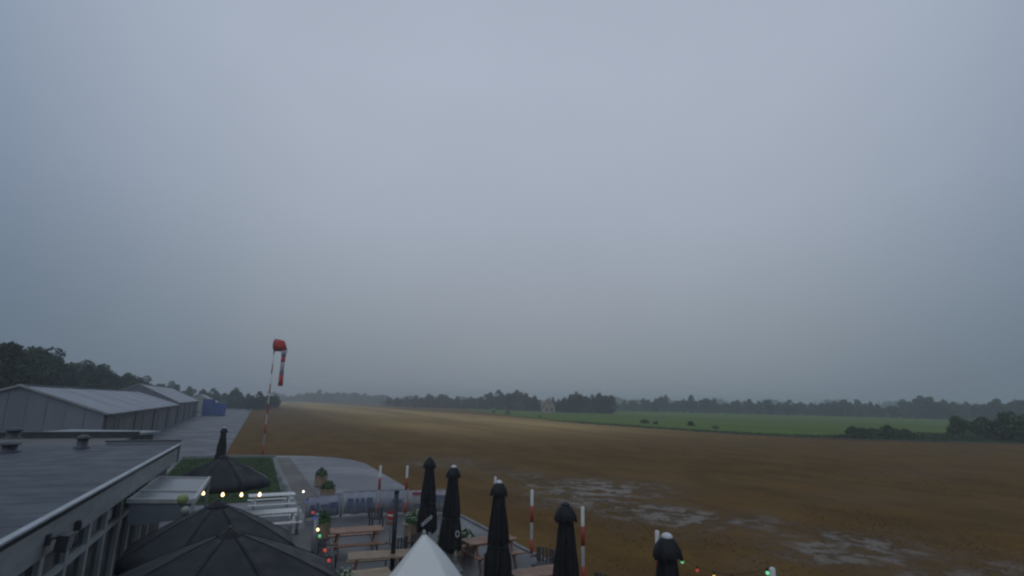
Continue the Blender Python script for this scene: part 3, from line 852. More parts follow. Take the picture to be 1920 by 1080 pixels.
RF = [(78.9, 414.9, 9.8), (88.4, 423.8, 10.5), (90.3, 399.4, 9.4), (100.7, 406.3, 10.8), (105.9, 396.8, 12.2), (114.8, 404.1, 12.5), (123.7, 405.9, 10.4), (131.4, 411.0, 11.8), (128.5, 383.5, 12.3), (137.9, 385.7, 12.4), (150.1, 396.2, 10.3), (160.2, 403.7, 10.3), (154.5, 370.1, 9.9), (173.3, 394.9, 11.3), (165.9, 363.3, 11.9), (174.3, 365.0, 10.8), (190.0, 383.1, 9.8), (184.0, 359.8, 10.4), (200.1, 376.6, 10.4), (209.2, 377.6, 9.8), (210.2, 367.5, 10.5), (218.4, 368.5, 10.3), (215.3, 352.1, 11.9), (229.5, 366.5, 13.1), (227.5, 353.4, 12.8), (238.4, 360.6, 12.3), (226.6, 333.8, 11.8), (232.2, 330.8, 11.8), (256.3, 353.9, 13.6), (261.7, 353.8, 15.4), (255.1, 337.5, 16.1), (249.8, 321.5, 15.3), (268.2, 338.3, 16.1), (252.5, 311.3, 14.2), (274.1, 331.2, 14.0), (284.3, 337.8, 13.2), (268.3, 310.4, 13.0), (268.0, 304.2, 13.3), (271.3, 301.4, 14.3), (285.5, 309.4, 15.3), (282.6, 299.7, 14.9), (292.5, 304.8, 15.2), (292.0, 298.3, 15.0)]
for i, (x, y, h) in enumerate(RF):
    lab = 'hazy tree in the long treeline behind the green meadow'
    h *= random.choice((.82, .9, .95, 1.0, 1.04)) * (1.0 if i < 26 else .9)
    plant('tree', FARM[(i * 2 + i // 5) % 5], x, y, h, 12.2, lab, 'tree', 'treeline behind the green meadow', random.uniform(.8, 1.25))
BUSH = [(37.2, 150.0, 1.6), (38.5, 145.0, 1.3), (46.7, 140.0, 1.7), (47.9, 125.0, .9), (59.4, 97.0, 2.2), (62.4, 98.0, 2.5), (64.6, 97.0, 2.5), (68.0, 98.0, 2.7), (69.3, 97.0, 2.4), (84.4, 103.0, 4.3), (85.4, 101.0, 5.2), (87.5, 100.0, 5.4), (89.6, 99.0, 5.5), (90.8, 97.0, 5.6), (93.0, 96.0, 5.6), (-6.9, 260.0, 1.2), (-.1, 240.0, 1.4), (11.1, 190.0, .9)]
rk = {**ranks(BUSH, [0, 1, 2, 3, 15, 16, 17]), **ranks(BUSH, range(4, 9)), **ranks(BUSH, range(9, 15))}
for i, (x, y, h) in enumerate(BUSH):
    if i < 4 or i > 14: lab, g = rk[i] + ' small shrub from the left along the edge of the green meadow', 'small shrubs along the meadow edge'
    elif i < 9: lab, g = rk[i] + ' bush from the left in the low hedge at the meadow edge', 'low hedge at the meadow edge'
    else: lab, g = rk[i] + ' bush from the left in the tall dark thicket on the meadow', 'thicket at the right'
    plant('bush', BUSHM[i % 4], x + random.uniform(-.8, .8), y + random.uniform(-1, 1), h * random.uniform(.8, 1.15), 2.0, lab, 'bush', g, random.uniform(.95, 1.3) if h > 4 else random.uniform(1.1, 1.9))
# undergrowth and more distant wood that nobody could count
def wood(name, pts, depth, h, n, leaf, label, seed, mat='leaf2'):
    rng = np.random.default_rng(seed)
    P = np.array(pts, float)
    seg = rng.integers(0, len(P) - 1, n); f = rng.random(n)[:, None]
    c = P[seg] * (1 - f) + P[seg + 1] * f
    c = c + rng.normal(size=(n, 2)) * np.array([2.0, depth])
    hh = h * (.65 + .35 * np.sin(c[:, 0] * .13 + seed) * np.sin(c[:, 0] * .041 + 2))
    z = rng.random(n) ** .8 * hh
    cen = np.column_stack([c, z])
    nrm = rng.normal(size=(n, 3)); nrm[:, 1] -= .8; nrm /= np.linalg.norm(nrm, axis=1)[:, None]
    o = link(name, quads_mesh(name, cen, nrm, leaf * rng.uniform(.6, 1.3, n), M[mat], .8, rng))
    o['kind'] = 'stuff'; o['label'] = label; o['category'] = 'undergrowth'
wood('undergrowth', [(-322, 750), (-256, 735), (-165, 700), (-90, 425), (-40, 398), (0, 350), (22, 335), (30, 318), (56, 300)], 4, 5.5, 9000, .8, 'hazy hedge and undergrowth at the foot of the far trees before the house', 3)
wood('undergrowth', [(60, 430), (130, 418), (190, 392), (240, 365), (275, 320), (310, 300)], 5, 7.5, 9000, .8, 'hazy undergrowth at the foot of the treeline behind the meadow', 4)
wood('undergrowth', [(-62, 62), (-80, 92), (-97, 140), (-150, 255), (-100, 228)], 3, 5.0, 12000, .45, 'dark undergrowth behind the hangars', 5)

wood('undergrowth', [(57, 95.0), (63, 95.4), (70, 95.0), (78, 96), (86, 97.5), (96, 96)], .9, 1.3, 6000, .13, 'rough dark herbage along the foot of the meadow hedge', 8)
wood('margin_herbage', [(14.5, 156), (25, 133), (37.5, 113.5), (46, 103), (56, 95.5), (70, 92.5), (86, 90.5), (95, 88)], .7, .55, 9000, .10, 'rough green herbage along the margin of the meadow', 9, 'bushleaf')
wood('distant_wood', [(120, 820), (330, 800), (520, 740), (690, 690)], 10, 17, 12000, 1.7, 'faint blue-grey wood on the horizon behind the treeline', 6)
wood('distant_wood', [(-330, 760), (-200, 780), (-60, 780), (60, 760)], 10, 13, 8000, 1.7, 'faint grey wood on the horizon behind the windsock side trees', 7)

# ------------------------------------------------------------------ windsock
ws = thing('windsock', 'red and white windsock hanging limp from its tall striped pole at the field edge', 'windsock', S(2.62, 54.1), 0)
nseg = 11
H = 9.8
pl = MB(); pl.tube([(0, 0, 0), (0, 0, H)], [.06, .04], 10)
pl.build('pole', M['white_paint'], ws, True)
for i in range(0, nseg, 2):
    z0, z1 = H * i / nseg, H * (i + 1) / nseg
    r0, r1 = .06 - .02 * z0 / H + .004, .06 - .02 * z1 / H + .004
    MB().tube([(0, 0, z0), (0, 0, z1)], [r0, r1], 10).build('red_band', M['red_paint'], ws, True)
ring = MB()
rp = [(.12, -.10 + .55 * math.cos(a), H - .06 + .57 * math.sin(a)) for a in np.linspace(0, 2 * PI, 25)]
ring.tube(rp, .02, 6, False).bar((0, 0, H - .06), (.50, -.08, H - .06), .03, .03)
ring.build('swivel_frame', M['vent'], ws)
def sock_piece(name, path, mat, parent, n=18):
    vs, fs = [], []
    for (cx, cy, cz, ra, rb, ax, az, fold) in path:
        d = Vector((ax, 0, az)).normalized()
        n1 = Vector((0, 1, 0)); n2 = d.cross(n1)
        for k in range(n):
            a = 2 * PI * k / n
            rr = 1 + fold * math.sin(3 * a + cz)
            q = Vector((cx, cy, cz)) + n1 * math.cos(a) * ra * rr + n2 * math.sin(a) * rb * rr
            vs.append(q)
    for i in range(len(path) - 1):
        for k in range(n):
            k2 = (k + 1) % n
            fs.append((i * n + k, i * n + k2, (i + 1) * n + k2, (i + 1) * n + k))
    o = MB().add(vs, fs).build(name, mat, parent, True)
    so = o.modifiers.new('thick', 'SOLIDIFY'); so.thickness = .012
    return o
# mouth held open by the hoop, then the cloth drops straight down
k0 = (.12, -.1, H - .06, .54, .56, 1, -.03, 0)
k1 = (.45, -.1, H - .08, .54, .55, 1, -.06, .02)
k2 = (.80, -.1, H - .16, .52, .50, 1, -.16, .05)
k3 = (.98, -.1, H - .55, .34, .24, .30, -1, .14)
k4 = (.98, -.1, H - 1.15, .20, .16, 0, -1, .22)
k5 = (.98, -.1, H - 2.05, .19, .15, 0, -1, .22)
k6 = (.97, -.1, H - 2.75, .21, .17, 0, -1, .2)
k7 = (.97, -.1, H - 3.75, .22, .19, 0, -1, .16)
sk = MB()
sock_piece('red_mouth', [k0, k1, k2, k3], M['sock_red'], ws)
sock_piece('white_section', [k3, k4], M['sock_white'], ws)
sock_piece('red_section', [k4, ((k4[0] + k5[0]) / 2, -.1, H - 1.6, .23, .16, 0, -1, .22)], M['sock_red'], ws)
sock_piece('white_section', [((k4[0] + k5[0]) / 2, -.1, H - 1.6, .23, .16, 0, -1, .22), k5, k6], M['sock_white'], ws)
sock_piece('red_tail', [k6, k7], M['sock_red'], ws)

# ------------------------------------------------------------------ parasols
def open_parasol(label, v, u, rad, za, zr, sides=8, rot=0.0):
    t = thing('parasol', label, 'parasol', S(v, u), TH + rot, 'open charcoal parasols beside the clubhouse')
    cor = [(rad * math.cos(2 * PI * (k + .5) / sides), rad * math.sin(2 * PI * (k + .5) / sides)) for k in range(sides)]
    for k in range(sides):
        a, b = Vector((*cor[k], zr)), Vector((*cor[(k + 1) % sides], zr))
        top = Vector((0, 0, za))
        r0 = .055
        NI, NJ = 7, 6
        vs, fs = [], []
        for i in range(NI + 1):
            f = r0 + (1 - r0) * i / NI
            for j in range(NJ + 1):
                e = a.lerp(b, j / NJ)
                q = top.lerp(e, f)
                sag = -.045 * f * 4 * (j / NJ) * (1 - j / NJ) * math.sin(PI * min(1, f * .9))
                q.z += sag + .05 * math.sin(PI * f)
                vs.append(q)
        for i in range(NI):
            for j in range(NJ):
                p_ = i * (NJ + 1) + j
                fs.append((p_, p_ + NJ + 1, p_ + NJ + 2, p_ + 1))
        # hanging valance
        bse = NI * (NJ + 1)
        b0 = len(vs)
        for j in range(NJ + 1):
            q = Vector(vs[bse + j]); q.z -= .20 + .015 * math.sin(j * 2.1 + k); q.x *= 1.006; q.y *= 1.006
            vs.append(q)
        for j in range(NJ): fs.append((bse + j, b0 + j, b0 + j + 1, bse + j + 1))
        o = MB().add(vs, fs).build('canopy_panel', M['canvas'], t, True)
        so = o.modifiers.new('thick', 'SOLIDIFY'); so.thickness = .006; so.offset = -1
        rb = MB(); rb.bar(Vector((0, 0, za - .06)), a.lerp(Vector((0, 0, zr)), .02) - Vector((0, 0, .03)), .025, .03)
        rb.build('rib', M['pole_black'], t)
        sm_ = MB(); sm_.tube([top.lerp(a, f_) + Vector((0, 0, .05 * math.sin(PI * f_) + .004)) for f_ in (.08, .3, .55, .8, .985)], .006, 5)
        sm_.build('seam', M['canvas'], t, True)
    vc = MB(); n_ = 8
    vc.lathe([(.22, za - .08), (.14, za - .01), (.06, za + .03), (.025, za + .04)], 8)
    vc.build('vent_cap', M['blackcloth'], t)
    MB().lathe([(.03, za + .03), (.035, za + .06), (.015, za + .08)], 10).build('finial', M['vent'], t, True)
    MB().tube([(0, 0, .08), (0, 0, za)], .035, 12).build('pole', M['pole_black'], t, True)
    MB().box(-.4, .4, -.4, .4, .056, .14).build('base', M['concrete'], t, bevel=.02)
    return t
open_parasol('nearest open charcoal parasol, large at the bottom edge beside the clubhouse', .16, 11.0, 2.0, 2.74, 1.90)
open_parasol('middle open charcoal parasol, just behind the nearest one', -.10, 13.8, 1.72, 2.76, 1.88)
open_parasol('farthest open charcoal parasol, with four glowing bulbs along its rim', -.15, 23.7, 1.75, 2.80, 1.92)

def closed_parasol(label, v, u, cap_white, h=3.0, seed=0, fold=2.15, rmax=.33):
    rng = random.Random(seed)
    t = thing('closed_parasol', label, 'parasol', S(v, u), TH + rng.uniform(-.4, .4), 'folded black parasols')
    n = 40
    prof = [(.075, 0), (.12, .03), (.19, .16), (.215, .26), (.205, .30)]   # little wind flap at the top
    vs, fs = [], []
    for r, d in prof:
        for k in range(n):
            a = 2 * PI * k / n
            rr = r * (1 + (.10 if d > .1 else .03) * math.cos(8 * a))
            vs.append((rr * math.cos(a), rr * math.sin(a), h - d - (.03 * math.cos(8 * a) if d > .25 else 0)))
    for i in range(len(prof) - 1):
        for k in range(n): fs.append((i * n + k, (i + 1) * n + k, (i + 1) * n + (k + 1) % n, i * n + (k + 1) % n))
    o = MB().add(vs, fs).build('wind_flap', M['blackcloth'], t, True)
    vs, fs = [], []
    rows = 22
    ph = [rng.uniform(-.25, .25) for _ in range(8)]
    for i in range(rows + 1):
        f = i / rows
        z = h - .20 - f * fold
        r = .135 + (rmax - .135) * (f ** 1.15)
        if f > .72: r *= 1 - .10 * ((f - .72) / .28)
        r *= 1 - .10 * math.exp(-((f - .60) / .045) ** 2)       # tie strap pinch
        for k in range(n):
            a = 2 * PI * k / n
            lob = math.cos(8 * (a + .35 * f))
            rr = r * (1 + .22 * lob * min(1, f * 2.5 + .25) + .07 * math.sin(3 * a + seed + 2 * f))
            dz = 0
            if i == rows: dz = .07 * math.sin(3 * a + seed) + .05 * lob
            vs.append((rr * math.cos(a), rr * math.sin(a), z + dz))
    for i in range(rows):
        for k in range(n): fs.append((i * n + k, (i + 1) * n + k, (i + 1) * n + (k + 1) % n, i * n + (k + 1) % n))
    o = MB().add(vs, fs).build('folded_canopy', M['blackcloth'], t, True)
    so = o.modifiers.new('thick', 'SOLIDIFY'); so.thickness = .01; so.offset = -1
    zs = h - .20 - .60 * fold
    rs = (.135 + (rmax - .135) * .55) * 1.02
    MB().lathe([(rs, zs - .03), (rs * 1.04, zs - .02), (rs * 1.04, zs + .02), (rs, zs + .03)], 24).build('strap', M['blackcloth'], t, True)
    MB().tube([(0, 0, .1), (0, 0, h + .01)], .032, 12).build('pole', M['pole_alu'] , t, True)
    cm = M['cap'] if cap_white else M['pole_black']
    MB().lathe([(.085, h - .015), (.09, h + .015), (.06, h + .05), (.02, h + .065)], 16).build('cap', cm, t, True)
    MB().box(-.35, .35, -.35, .35, .056, .15).build('base', M['concrete'], t, bevel=.02)
    return t
CLOSED = [
    (6.33, 18.84, False, 'farthest folded black parasol of the terrace row, pale lettering near its hem'),
    (6.25, 16.26, True, 'folded black parasol with pale cap, second of the row, pale letter near its hem'),
    (6.19, 12.87, True, 'folded black parasol with pale cap in the middle of the terrace row'),
    (6.15, 9.68, False, 'folded black parasol with dark top beside the second-nearest striped pole'),
    (6.21, 6.85, True, 'nearest folded black parasol, pale-capped, cut by the bottom edge')]
cls = [closed_parasol(l, v, u, c, seed=i * 3 + 1) for i, (v, u, c, l) in enumerate(CLOSED)]
closed_parasol('folded black parasol standing far behind the open parasols by the taxiway', -.47, 39.6, True, h=3.05, seed=17, rmax=.36)
# pale printed marks near the hems of the two farthest folded parasols
def ring_mark(mb, c, ax, ay, w_, h_, th):
    pts = []
    for k in range(14):
        a = 2 * PI * k / 14
        pts.append(Vector(c) + Vector(ax) * math.cos(a) * w_ + Vector(ay) * math.sin(a) * h_)
    mb.tube(pts + [pts[0]], th, 5, False)
def marks(par, dist, zc, count, tilt, w_, h_, x0=0.0):
    d = (Vector((0, 0, 0)) - Vector((par.location.x, par.location.y, 0))).normalized()
    s = Vector((-d.y, d.x, 0))
    mb = MB()
    Rm = Matrix.Rotation(-par.rotation_euler.z, 3, 'Z')
    for i in range(count):
        off = (i - (count - 1) / 2) * w_ * 2.5 + x0
        c = d * dist + s * off * math.cos(tilt) + Vector((0, 0, zc + off * math.sin(tilt)))
        ax = s * math.cos(tilt) + Vector((0, 0, math.sin(tilt)))
        ay = -s * math.sin(tilt) * .5 + Vector((0, 0, math.cos(tilt)))
        ring_mark(mb, Rm @ c, Rm @ ax, Rm @ ay, w_, h_, .012)
    mb.build('hem_lettering', M['cap'], par)
marks(cls[0], .36, 1.02, 5, R(40), .036, .058)
marks(cls[1], .36, 1.12, 1, R(10), .05, .085, .19)

# the white peaked canopy at the bottom edge
wc = thing('white_canopy', 'small white peaked canopy at the bottom edge in front of the folded parasols', 'canopy', (-1.52, 10.51, 0), R(3))
cx = Vector((0, 0, 2.6))
half = .74
NI = 10
for k in range(4):
    a = [(1, 1), (-1, 1), (-1, -1), (1, -1)][k]; b = [(1, 1), (-1, 1), (-1, -1), (1, -1)][(k + 1) % 4]
    ba = .03 if a[0] > 0 else .0; bb = .03 if b[0] > 0 else .0
    vs, fs = [], []
    for i in range(NI + 1):
        f = i / NI
        for j in range(NI + 1):
            g = j / NI
            x = (a[0] * (1 - g) + b[0] * g) * half * f; y = (a[1] * (1 - g) + b[1] * g) * half * f
            bul = (ba * (1 - g) + bb * g)
            z = 2.62 - 1.0 * f + bul * 2.0 * math.sin(PI * f) - .03 * 4 * g * (1 - g) * f
            vs.append((x, y, z))
    for i in range(NI):
        for j in range(NI):
            p_ = i * (NI + 1) + j
            fs.append((p_, p_ + NI + 1, p_ + NI + 2, p_ + 1))
    o = MB().add(vs, fs).build('canopy_panel', M['whitecloth'], wc, True)
    so = o.modifiers.new('thick', 'SOLIDIFY'); so.thickness = .008; so.offset = -1
for k, (x, y) in enumerate(((1, 1), (-1, 1), (-1, -1), (1, -1))):
    bl = .03 if x > 0 else 0
    MB().tube([(x * half * f, y * half * f, 2.624 - 1.0 * f + bl * 2.0 * math.sin(PI * f)) for f in np.linspace(0, 1, 12)], .010, 6).build('hip_seam', M['whitecloth'], wc, True)
MB().lathe([(.03, 2.60), (.03, 2.66), (.01, 2.68)], 10).build('finial', M['frame'], wc, True)
for x, y in ((1, 1), (-1, 1), (-1, -1), (1, -1)):
    MB().box(x * half * .93 - .02, x * half * .93 + .02, y * half * .93 - .02, y * half * .93 + .02, .056, 1.72).build('leg', M['frame'], wc)
    MB().box(x * half * .93 - .05, x * half * .93 + .05, y * half * .93 - .05, y * half * .93 + .05, .055, .075).build('foot', M['frame'], wc)

# ------------------------------------------------------------------ striped poles, string lights
def striped_pole(label, v, u, h=2.1, r=.052):
    t = thing('striped_pole', label, 'pole', S(v, u), TH, 'red and white striped poles round the terrace')
    MB().lathe([(r, 0), (r, h - .02), (r * .7, h)], 14).build('white_pole', M['white_paint'], t, True)
    for z0 in (0, h * .5):
        MB().lathe([(r + .004, z0 + .005), (r + .004, z0 + h * .25)], 14).build('red_band', M['red_paint'], t, True)
    MB().lathe([(r * 2.4, .0), (r * 2.2, .07), (r * 1.15, .085)], 14).build('socket', M['concrete'], t, True)
    return t
POLES = [(6.14, 25.1, 'red-white striped pole farthest left at the terrace\'s far end'),
         (7.27, 24.75, 'red-white striped pole at the terrace\'s far end beside the farthest folded parasol'),
         (9.55, 20.2, 'red-white striped pole almost hidden behind the middle folded parasol'),
         (9.36, 16.85, 'red-white striped pole right of the middle folded parasol'),
         (9.26, 13.66, 'red-white striped pole beside the dark-topped folded parasol'),
         (9.24, 10.52, 'red-white striped pole beside the nearest folded parasol'),
         (9.22, 7.40, 'nearest striped pole, only its top showing under a green bulb')]
for v, u, l in POLES: striped_pole(l, v, u)
BULB = {}
def bulb_mesh(key, r=.032):
    if key not in BULB:
        b = MB().lathe([(r * .45, r * 1.5), (r * .5, r * .9), (r * .95, r * .3), (r, -.1 * r), (r * .8, -r * .7), (r * .3, -r)], 10)
        BULB[key] = b.mesh('bulb', M[key], True)
    return BULB[key]
def string_light(label, pts, bulbs, sag, big=1.0):
    """bulbs: (t, key) along the string"""
    t = thing('string_light', label, 'lights', pts[0], 0, 'strings of coloured lights')
    P0 = Vector(pts[0])
    def at(f):
        n_ = len(pts) - 1
        k = min(int(f * n_), n_ - 1); g = f * n_ - k
        q = Vector(pts[k]).lerp(Vector(pts[k + 1]), g) - P0
        q.z -= sag * 4 * g * (1 - g)
        return q
    MB().tube([at(i / 40) for i in range(41)], .0045, 5).build('cable', M['wire'], t)
    for f, key in bulbs:
        q = at(f)
        so = MB().lathe([(.018, -.05), (.018, .0)], 8).build('socket', M['wire'], t); so.location = q
        o = link('bulb', bulb_mesh(key), t); o.location = q - Vector((0, 0, .085)); o.scale = (big * .85,) * 3
string_light('string of coloured bulbs sagging between the two nearest striped poles', [S(9.22, 10.52, 2.0), S(9.2, 7.40, 2.12)],
             [(.12, 'bulb_white'), (.26, 'bulb_green'), (.40, 'bulb_red'), (.55, 'bulb_amber'), (.7, 'bulb_amber'), (.97, 'bulb_green')], .42, 1.25)
string_light('four warm glowing bulbs strung along the farthest open parasol\'s rim', [S(-.85, 22.05, 1.92), S(-.64, 21.75, 1.86), S(-.05, 21.45, 1.83), S(.52, 21.3, 1.82), S(1.08, 21.15, 1.82), S(1.5, 21.6, 1.92)],
             [(.2, 'bulb_warm'), (.4, 'bulb_warm'), (.6, 'bulb_warm'), (.8, 'bulb_warm')], .02, 1.9)
string_light('string of coloured bulbs running along the path beside the open parasols', [S(2.4, 21.0, 2.25), S(2.25, 19.35, 2.2), S(2.1, 15.2, 2.2), S(1.85, 11.0, 2.2), S(1.75, 9.5, 2.25)],
             [(.27, 'bulb_white'), (.36, 'bulb_blue'), (.48, 'bulb_red'), (.52, 'bulb_blue'), (.585, 'bulb_warm'), (.62, 'bulb_green'), (.70, 'bulb_red'), (.76, 'bulb_red')], .08, 1.3)
# posts along the path that carry that string
def slim_post(label, v, u, h, mat, r=.06):
    t = thing('post', label, 'post', S(v, u), TH)
    MB().lathe([(r, 0), (r, h)], 12).build('shaft', mat, t, True)
    MB().lathe([(r * 1.25, h), (r * 1.25, h + .03), (r * .5, h + .06)], 12).build('cap', mat, t, True)
    MB().box(-r * 2, r * 2, -r * 2, r * 2, .056, .075).build('foot', M['vent'], t)
    return t
slim_post('light grey post standing by the terrace path behind the nearest open parasol', 2.70, 19.0, 1.35, M['pole_alu'], .075)
slim_post('slimmer grey post farther along the same path', 2.55, 22.6, 1.1, M['pole_alu'], .05)
slim_post('tall thin black post standing in front of the white-blue banners', 4.40, 15.9, 2.42, M['pole_black'], .066)

# ------------------------------------------------------------------ terrace end: banners, no-entry sign
def banner(label, v0, v1, u0, u1, z0, z1, mat, prints, red_top=False):
    a, b = S(v0, u0), S(v1, u1)
    L_ = (b - a).length
    t = thing('banner', label, 'banner', (a.x, a.y, 0), math.atan2(b.y - a.y, b.x - a.x), 'banners at the terrace end')
    N = 16
    vs, fs = [], []
    for i in range(N + 1):
        x = L_ * (.03 + .94 * i / N)
        y = .025 * math.sin(i * 1.1 + v0) + .015 * math.sin(i * 2.7)
        vs += [(x, y, z0 + .02 * math.sin(i * .8)), (x, y * .3, z1 + .01 * math.sin(i * 1.9))]
    for i in range(N): fs.append((2 * i, 2 * i + 2, 2 * i + 3, 2 * i + 1))
    o = MB().add(vs, fs).build('cloth', mat, t, True)
    so = o.modifiers.new('thick', 'SOLIDIFY'); so.thickness = .006
    for x in (0, L_): MB().lathe([(.025, 0), (.025, z1 + .06)], 10, (x, 0, 0)).build('post', M['pole_alu'], t, True)
    MB().bar((0, 0, z1 + .03), (L_, 0, z1 + .03), .03, .03).build('rail', M['red_paint'] if red_top else M['pole_alu'], t)
    for (x0, x1, p0, p1, key) in prints:
        MB().box(L_ * x0, L_ * x1, -.062, -.056, z0 + (z1 - z0) * p0, z0 + (z1 - z0) * p1).build('printed_block', M[key], t)
B1 = [(.10, .22, .45, .62, 'print_blue'), (.27, .34, .35, .7, 'print_blue'), (.40, .58, .48, .60, 'print_blue'), (.64, .88, .40, .66, 'print_blue'), (.12, .5, .18, .25, 'print_blue')]
banner('lilac-white banner with blue print, farthest left at the terrace end', 3.1, 4.55, 24.9, 25.2, .12, .95, M['banner'], B1)
banner('lilac-white banner with blue print left of the round no-entry sign', 4.6, 6.1, 25.2, 25.1, .12, 1.02, M['banner'], [(.15, .3, .3, .72, 'print_blue'), (.36, .46, .3, .72, 'print_blue'), (.52, .62, .3, .72, 'print_blue'), (.68, .85, .3, .72, 'print_blue')])
banner('white banner behind the no-entry sign between two striped poles', 6.18, 7.22, 25.05, 24.8, .12, 1.05, M['banner'], [(.5, .9, .45, .6, 'print_blue'), (.55, .85, .25, .33, 'print_blue')])
banner('pinkish-white banner with a red top rail behind the planter', 7.34, 8.3, 24.7, 24.5, .12, 1.05, M['banner_pink'], [(.2, .8, .80, .90, 'print_red'), (.25, .75, .3, .36, 'print_blue')], True)
banner('pale pink banner between the two farthest folded parasols', 8.36, 9.3, 24.4, 24.0, .12, 1.05, M['banner_pink'], [(.12, .6, .62, .78, 'print_blue'), (.15, .55, .46, .54, 'print_blue'), (.7, .85, .3, .8, 'print_blue')])
ns = thing('no_entry_sign', 'small round red no-entry sign with white bar beside the thin black post', 'sign', S(5.35, 19.9), TH - R(40))
MB().lathe([(.02, .055), (.02, 1.1)], 10, (0, .02, 0)).build('post', M['pole_alu'], ns, True)
dsc = MB()
nn = 28
vs = [(.165 * math.cos(2 * PI * k / nn), -.012, 1.0 + .165 * math.sin(2 * PI * k / nn)) for k in range(nn)] + [(.165 * math.cos(2 * PI * k / nn), -.004, 1.0 + .165 * math.sin(2 * PI * k / nn)) for k in range(nn)]
dsc.add(vs, [tuple(range(nn)), tuple(range(2 * nn - 1, nn - 1, -1))] + [(k, nn + k, nn + (k + 1) % nn, (k + 1) % nn) for k in range(nn)])
dsc.build('disc', M['sign_red'], ns)
MB().box(-.12, .12, -.016, -.0125, .972, 1.03).build('white_bar', M['white_paint'], ns)
MB().box(-.14, .14, -.04, -.02, .68, .80).build('plate', M['wood'], ns)

# ------------------------------------------------------------------ tables, benches, chairs
def plank_table(name, label, v, u, rz, top_mat, frame_mat, L_=1.7, benches=True, group=None):
    t = thing(name, label, 'table', S(v, u, .055), rz, group)
    for i in range(5):
        x0 = -.38 + i * .154
        MB().box(x0, x0 + .142, -L_ / 2, L_ / 2, .70, .74).build('top_plank', top_mat, t, bevel=.006)
    for s in (-1, 1):
        MB().box(-.36, .36, s * L_ * .36 - .04, s * L_ * .36 + .04, .62, .698).build('batten', frame_mat, t)
        for x in (-1, 1):
            MB().bar((x * .24, s * L_ * .36, .66), (x * .62, s * L_ * .36, 0), .05, .09).build('leg', frame_mat, t)
        if benches:
            MB().box(-.74, .74, s * L_ * .36 + .051, s * L_ * .36 + .10, .34, .40).build('bench_bearer', frame_mat, t)
    if benches:
        for x in (-1, 1):
            for i in range(2):
                x0 = x * .70 - .14 + i * .145
                MB().box(x0, x0 + .135, -L_ / 2, L_ / 2, .402, .435).build('bench_plank', top_mat, t, bevel=.005)
    return t
plank_table('picnic_table', 'reddish wooden picnic table just left of the thin black post', 4.05, 19.2, TH + R(85), M['wood'], M['wood'])
plank_table('picnic_table', 'wooden picnic table beside the foot of the thin black post', 4.05, 16.0, TH + R(80), M['palewood'], M['wood'])
plank_table('picnic_table', 'reddish wooden picnic table between the folded parasols near the field edge', 7.6, 16.4, TH + R(95), M['wood'], M['wood'])
plank_table('picnic_table', 'pale wooden picnic table at the bottom edge, right of the nearest open parasol', 3.1, 14.4, TH + R(88), M['palewood'], M['wood'])
plank_table('picnic_table', 'wooden picnic table at the bottom edge, right of the middle folded parasol', 7.5, 12.9, TH + R(92), M['wood'], M['wood'])
plank_table('picnic_table', 'nearer white picnic table behind the middle open parasol', 1.75, 23.3, TH + R(90), M['white_paint'], M['white_paint'], 1.9)
plank_table('picnic_table', 'farther white picnic table behind the middle open parasol', 1.9, 27.2, TH + R(90), M['white_paint'], M['white_paint'], 1.9)

def chair(label, v, u, rz):
    t = thing('chair', label, 'chair', S(v, u, .055), rz, 'dark woven chairs on the terrace')
    MB().box(-.25, .25, -.24, .24, .42, .46).build('seat', M['chairmat'], t, bevel=.015)
    bk = MB()
    for i in range(7):
        a = R(-75 + i * 25)
        bk.box(.27 * math.sin(a) - .028, .27 * math.sin(a) + .028, .16 + .10 * math.cos(a) - .012, .16 + .10 * math.cos(a) + .012, .462, .84)
    bk.build('backrest', M['chairmat'], t)
    for x in (-.21, .21):
        for y in (-.2, .2): MB().bar((x, y, 0), (x * .95, y * .95, .42), .035, .035).build('leg', M['pole_black'], t)
    for s in (-1, 1): MB().bar((s * .26, -.2, .65), (s * .26, .2, .66), .04, .03).build('armrest', M['chairmat'], t)
    return t
chair('dark woven chair beside the pale table at the bottom edge', 4.3, 13.6, TH + R(70))
chair('dark woven chair between the black post and the reddish table', 4.9, 17.4, TH + R(200))
chair('dark woven chair behind the white canopy\'s peak', 5.7, 17.3, TH + R(10))
chair('dark woven chair right of the white canopy', 6.9, 14.4, TH + R(110))
chair('dark woven chair between the middle folded parasol and the field edge', 8.3, 14.3, TH + R(-60))
chair('dark woven chair at the bottom edge beyond the middle folded parasol', 8.35, 11.7, TH + R(-80))
chair('dark woven chair left of the reddish picnic table, by the path', 2.9, 17.6, TH + R(60))
chair('dark woven chair standing alone before the blue-printed banners', 5.4, 22.2, TH + R(150))

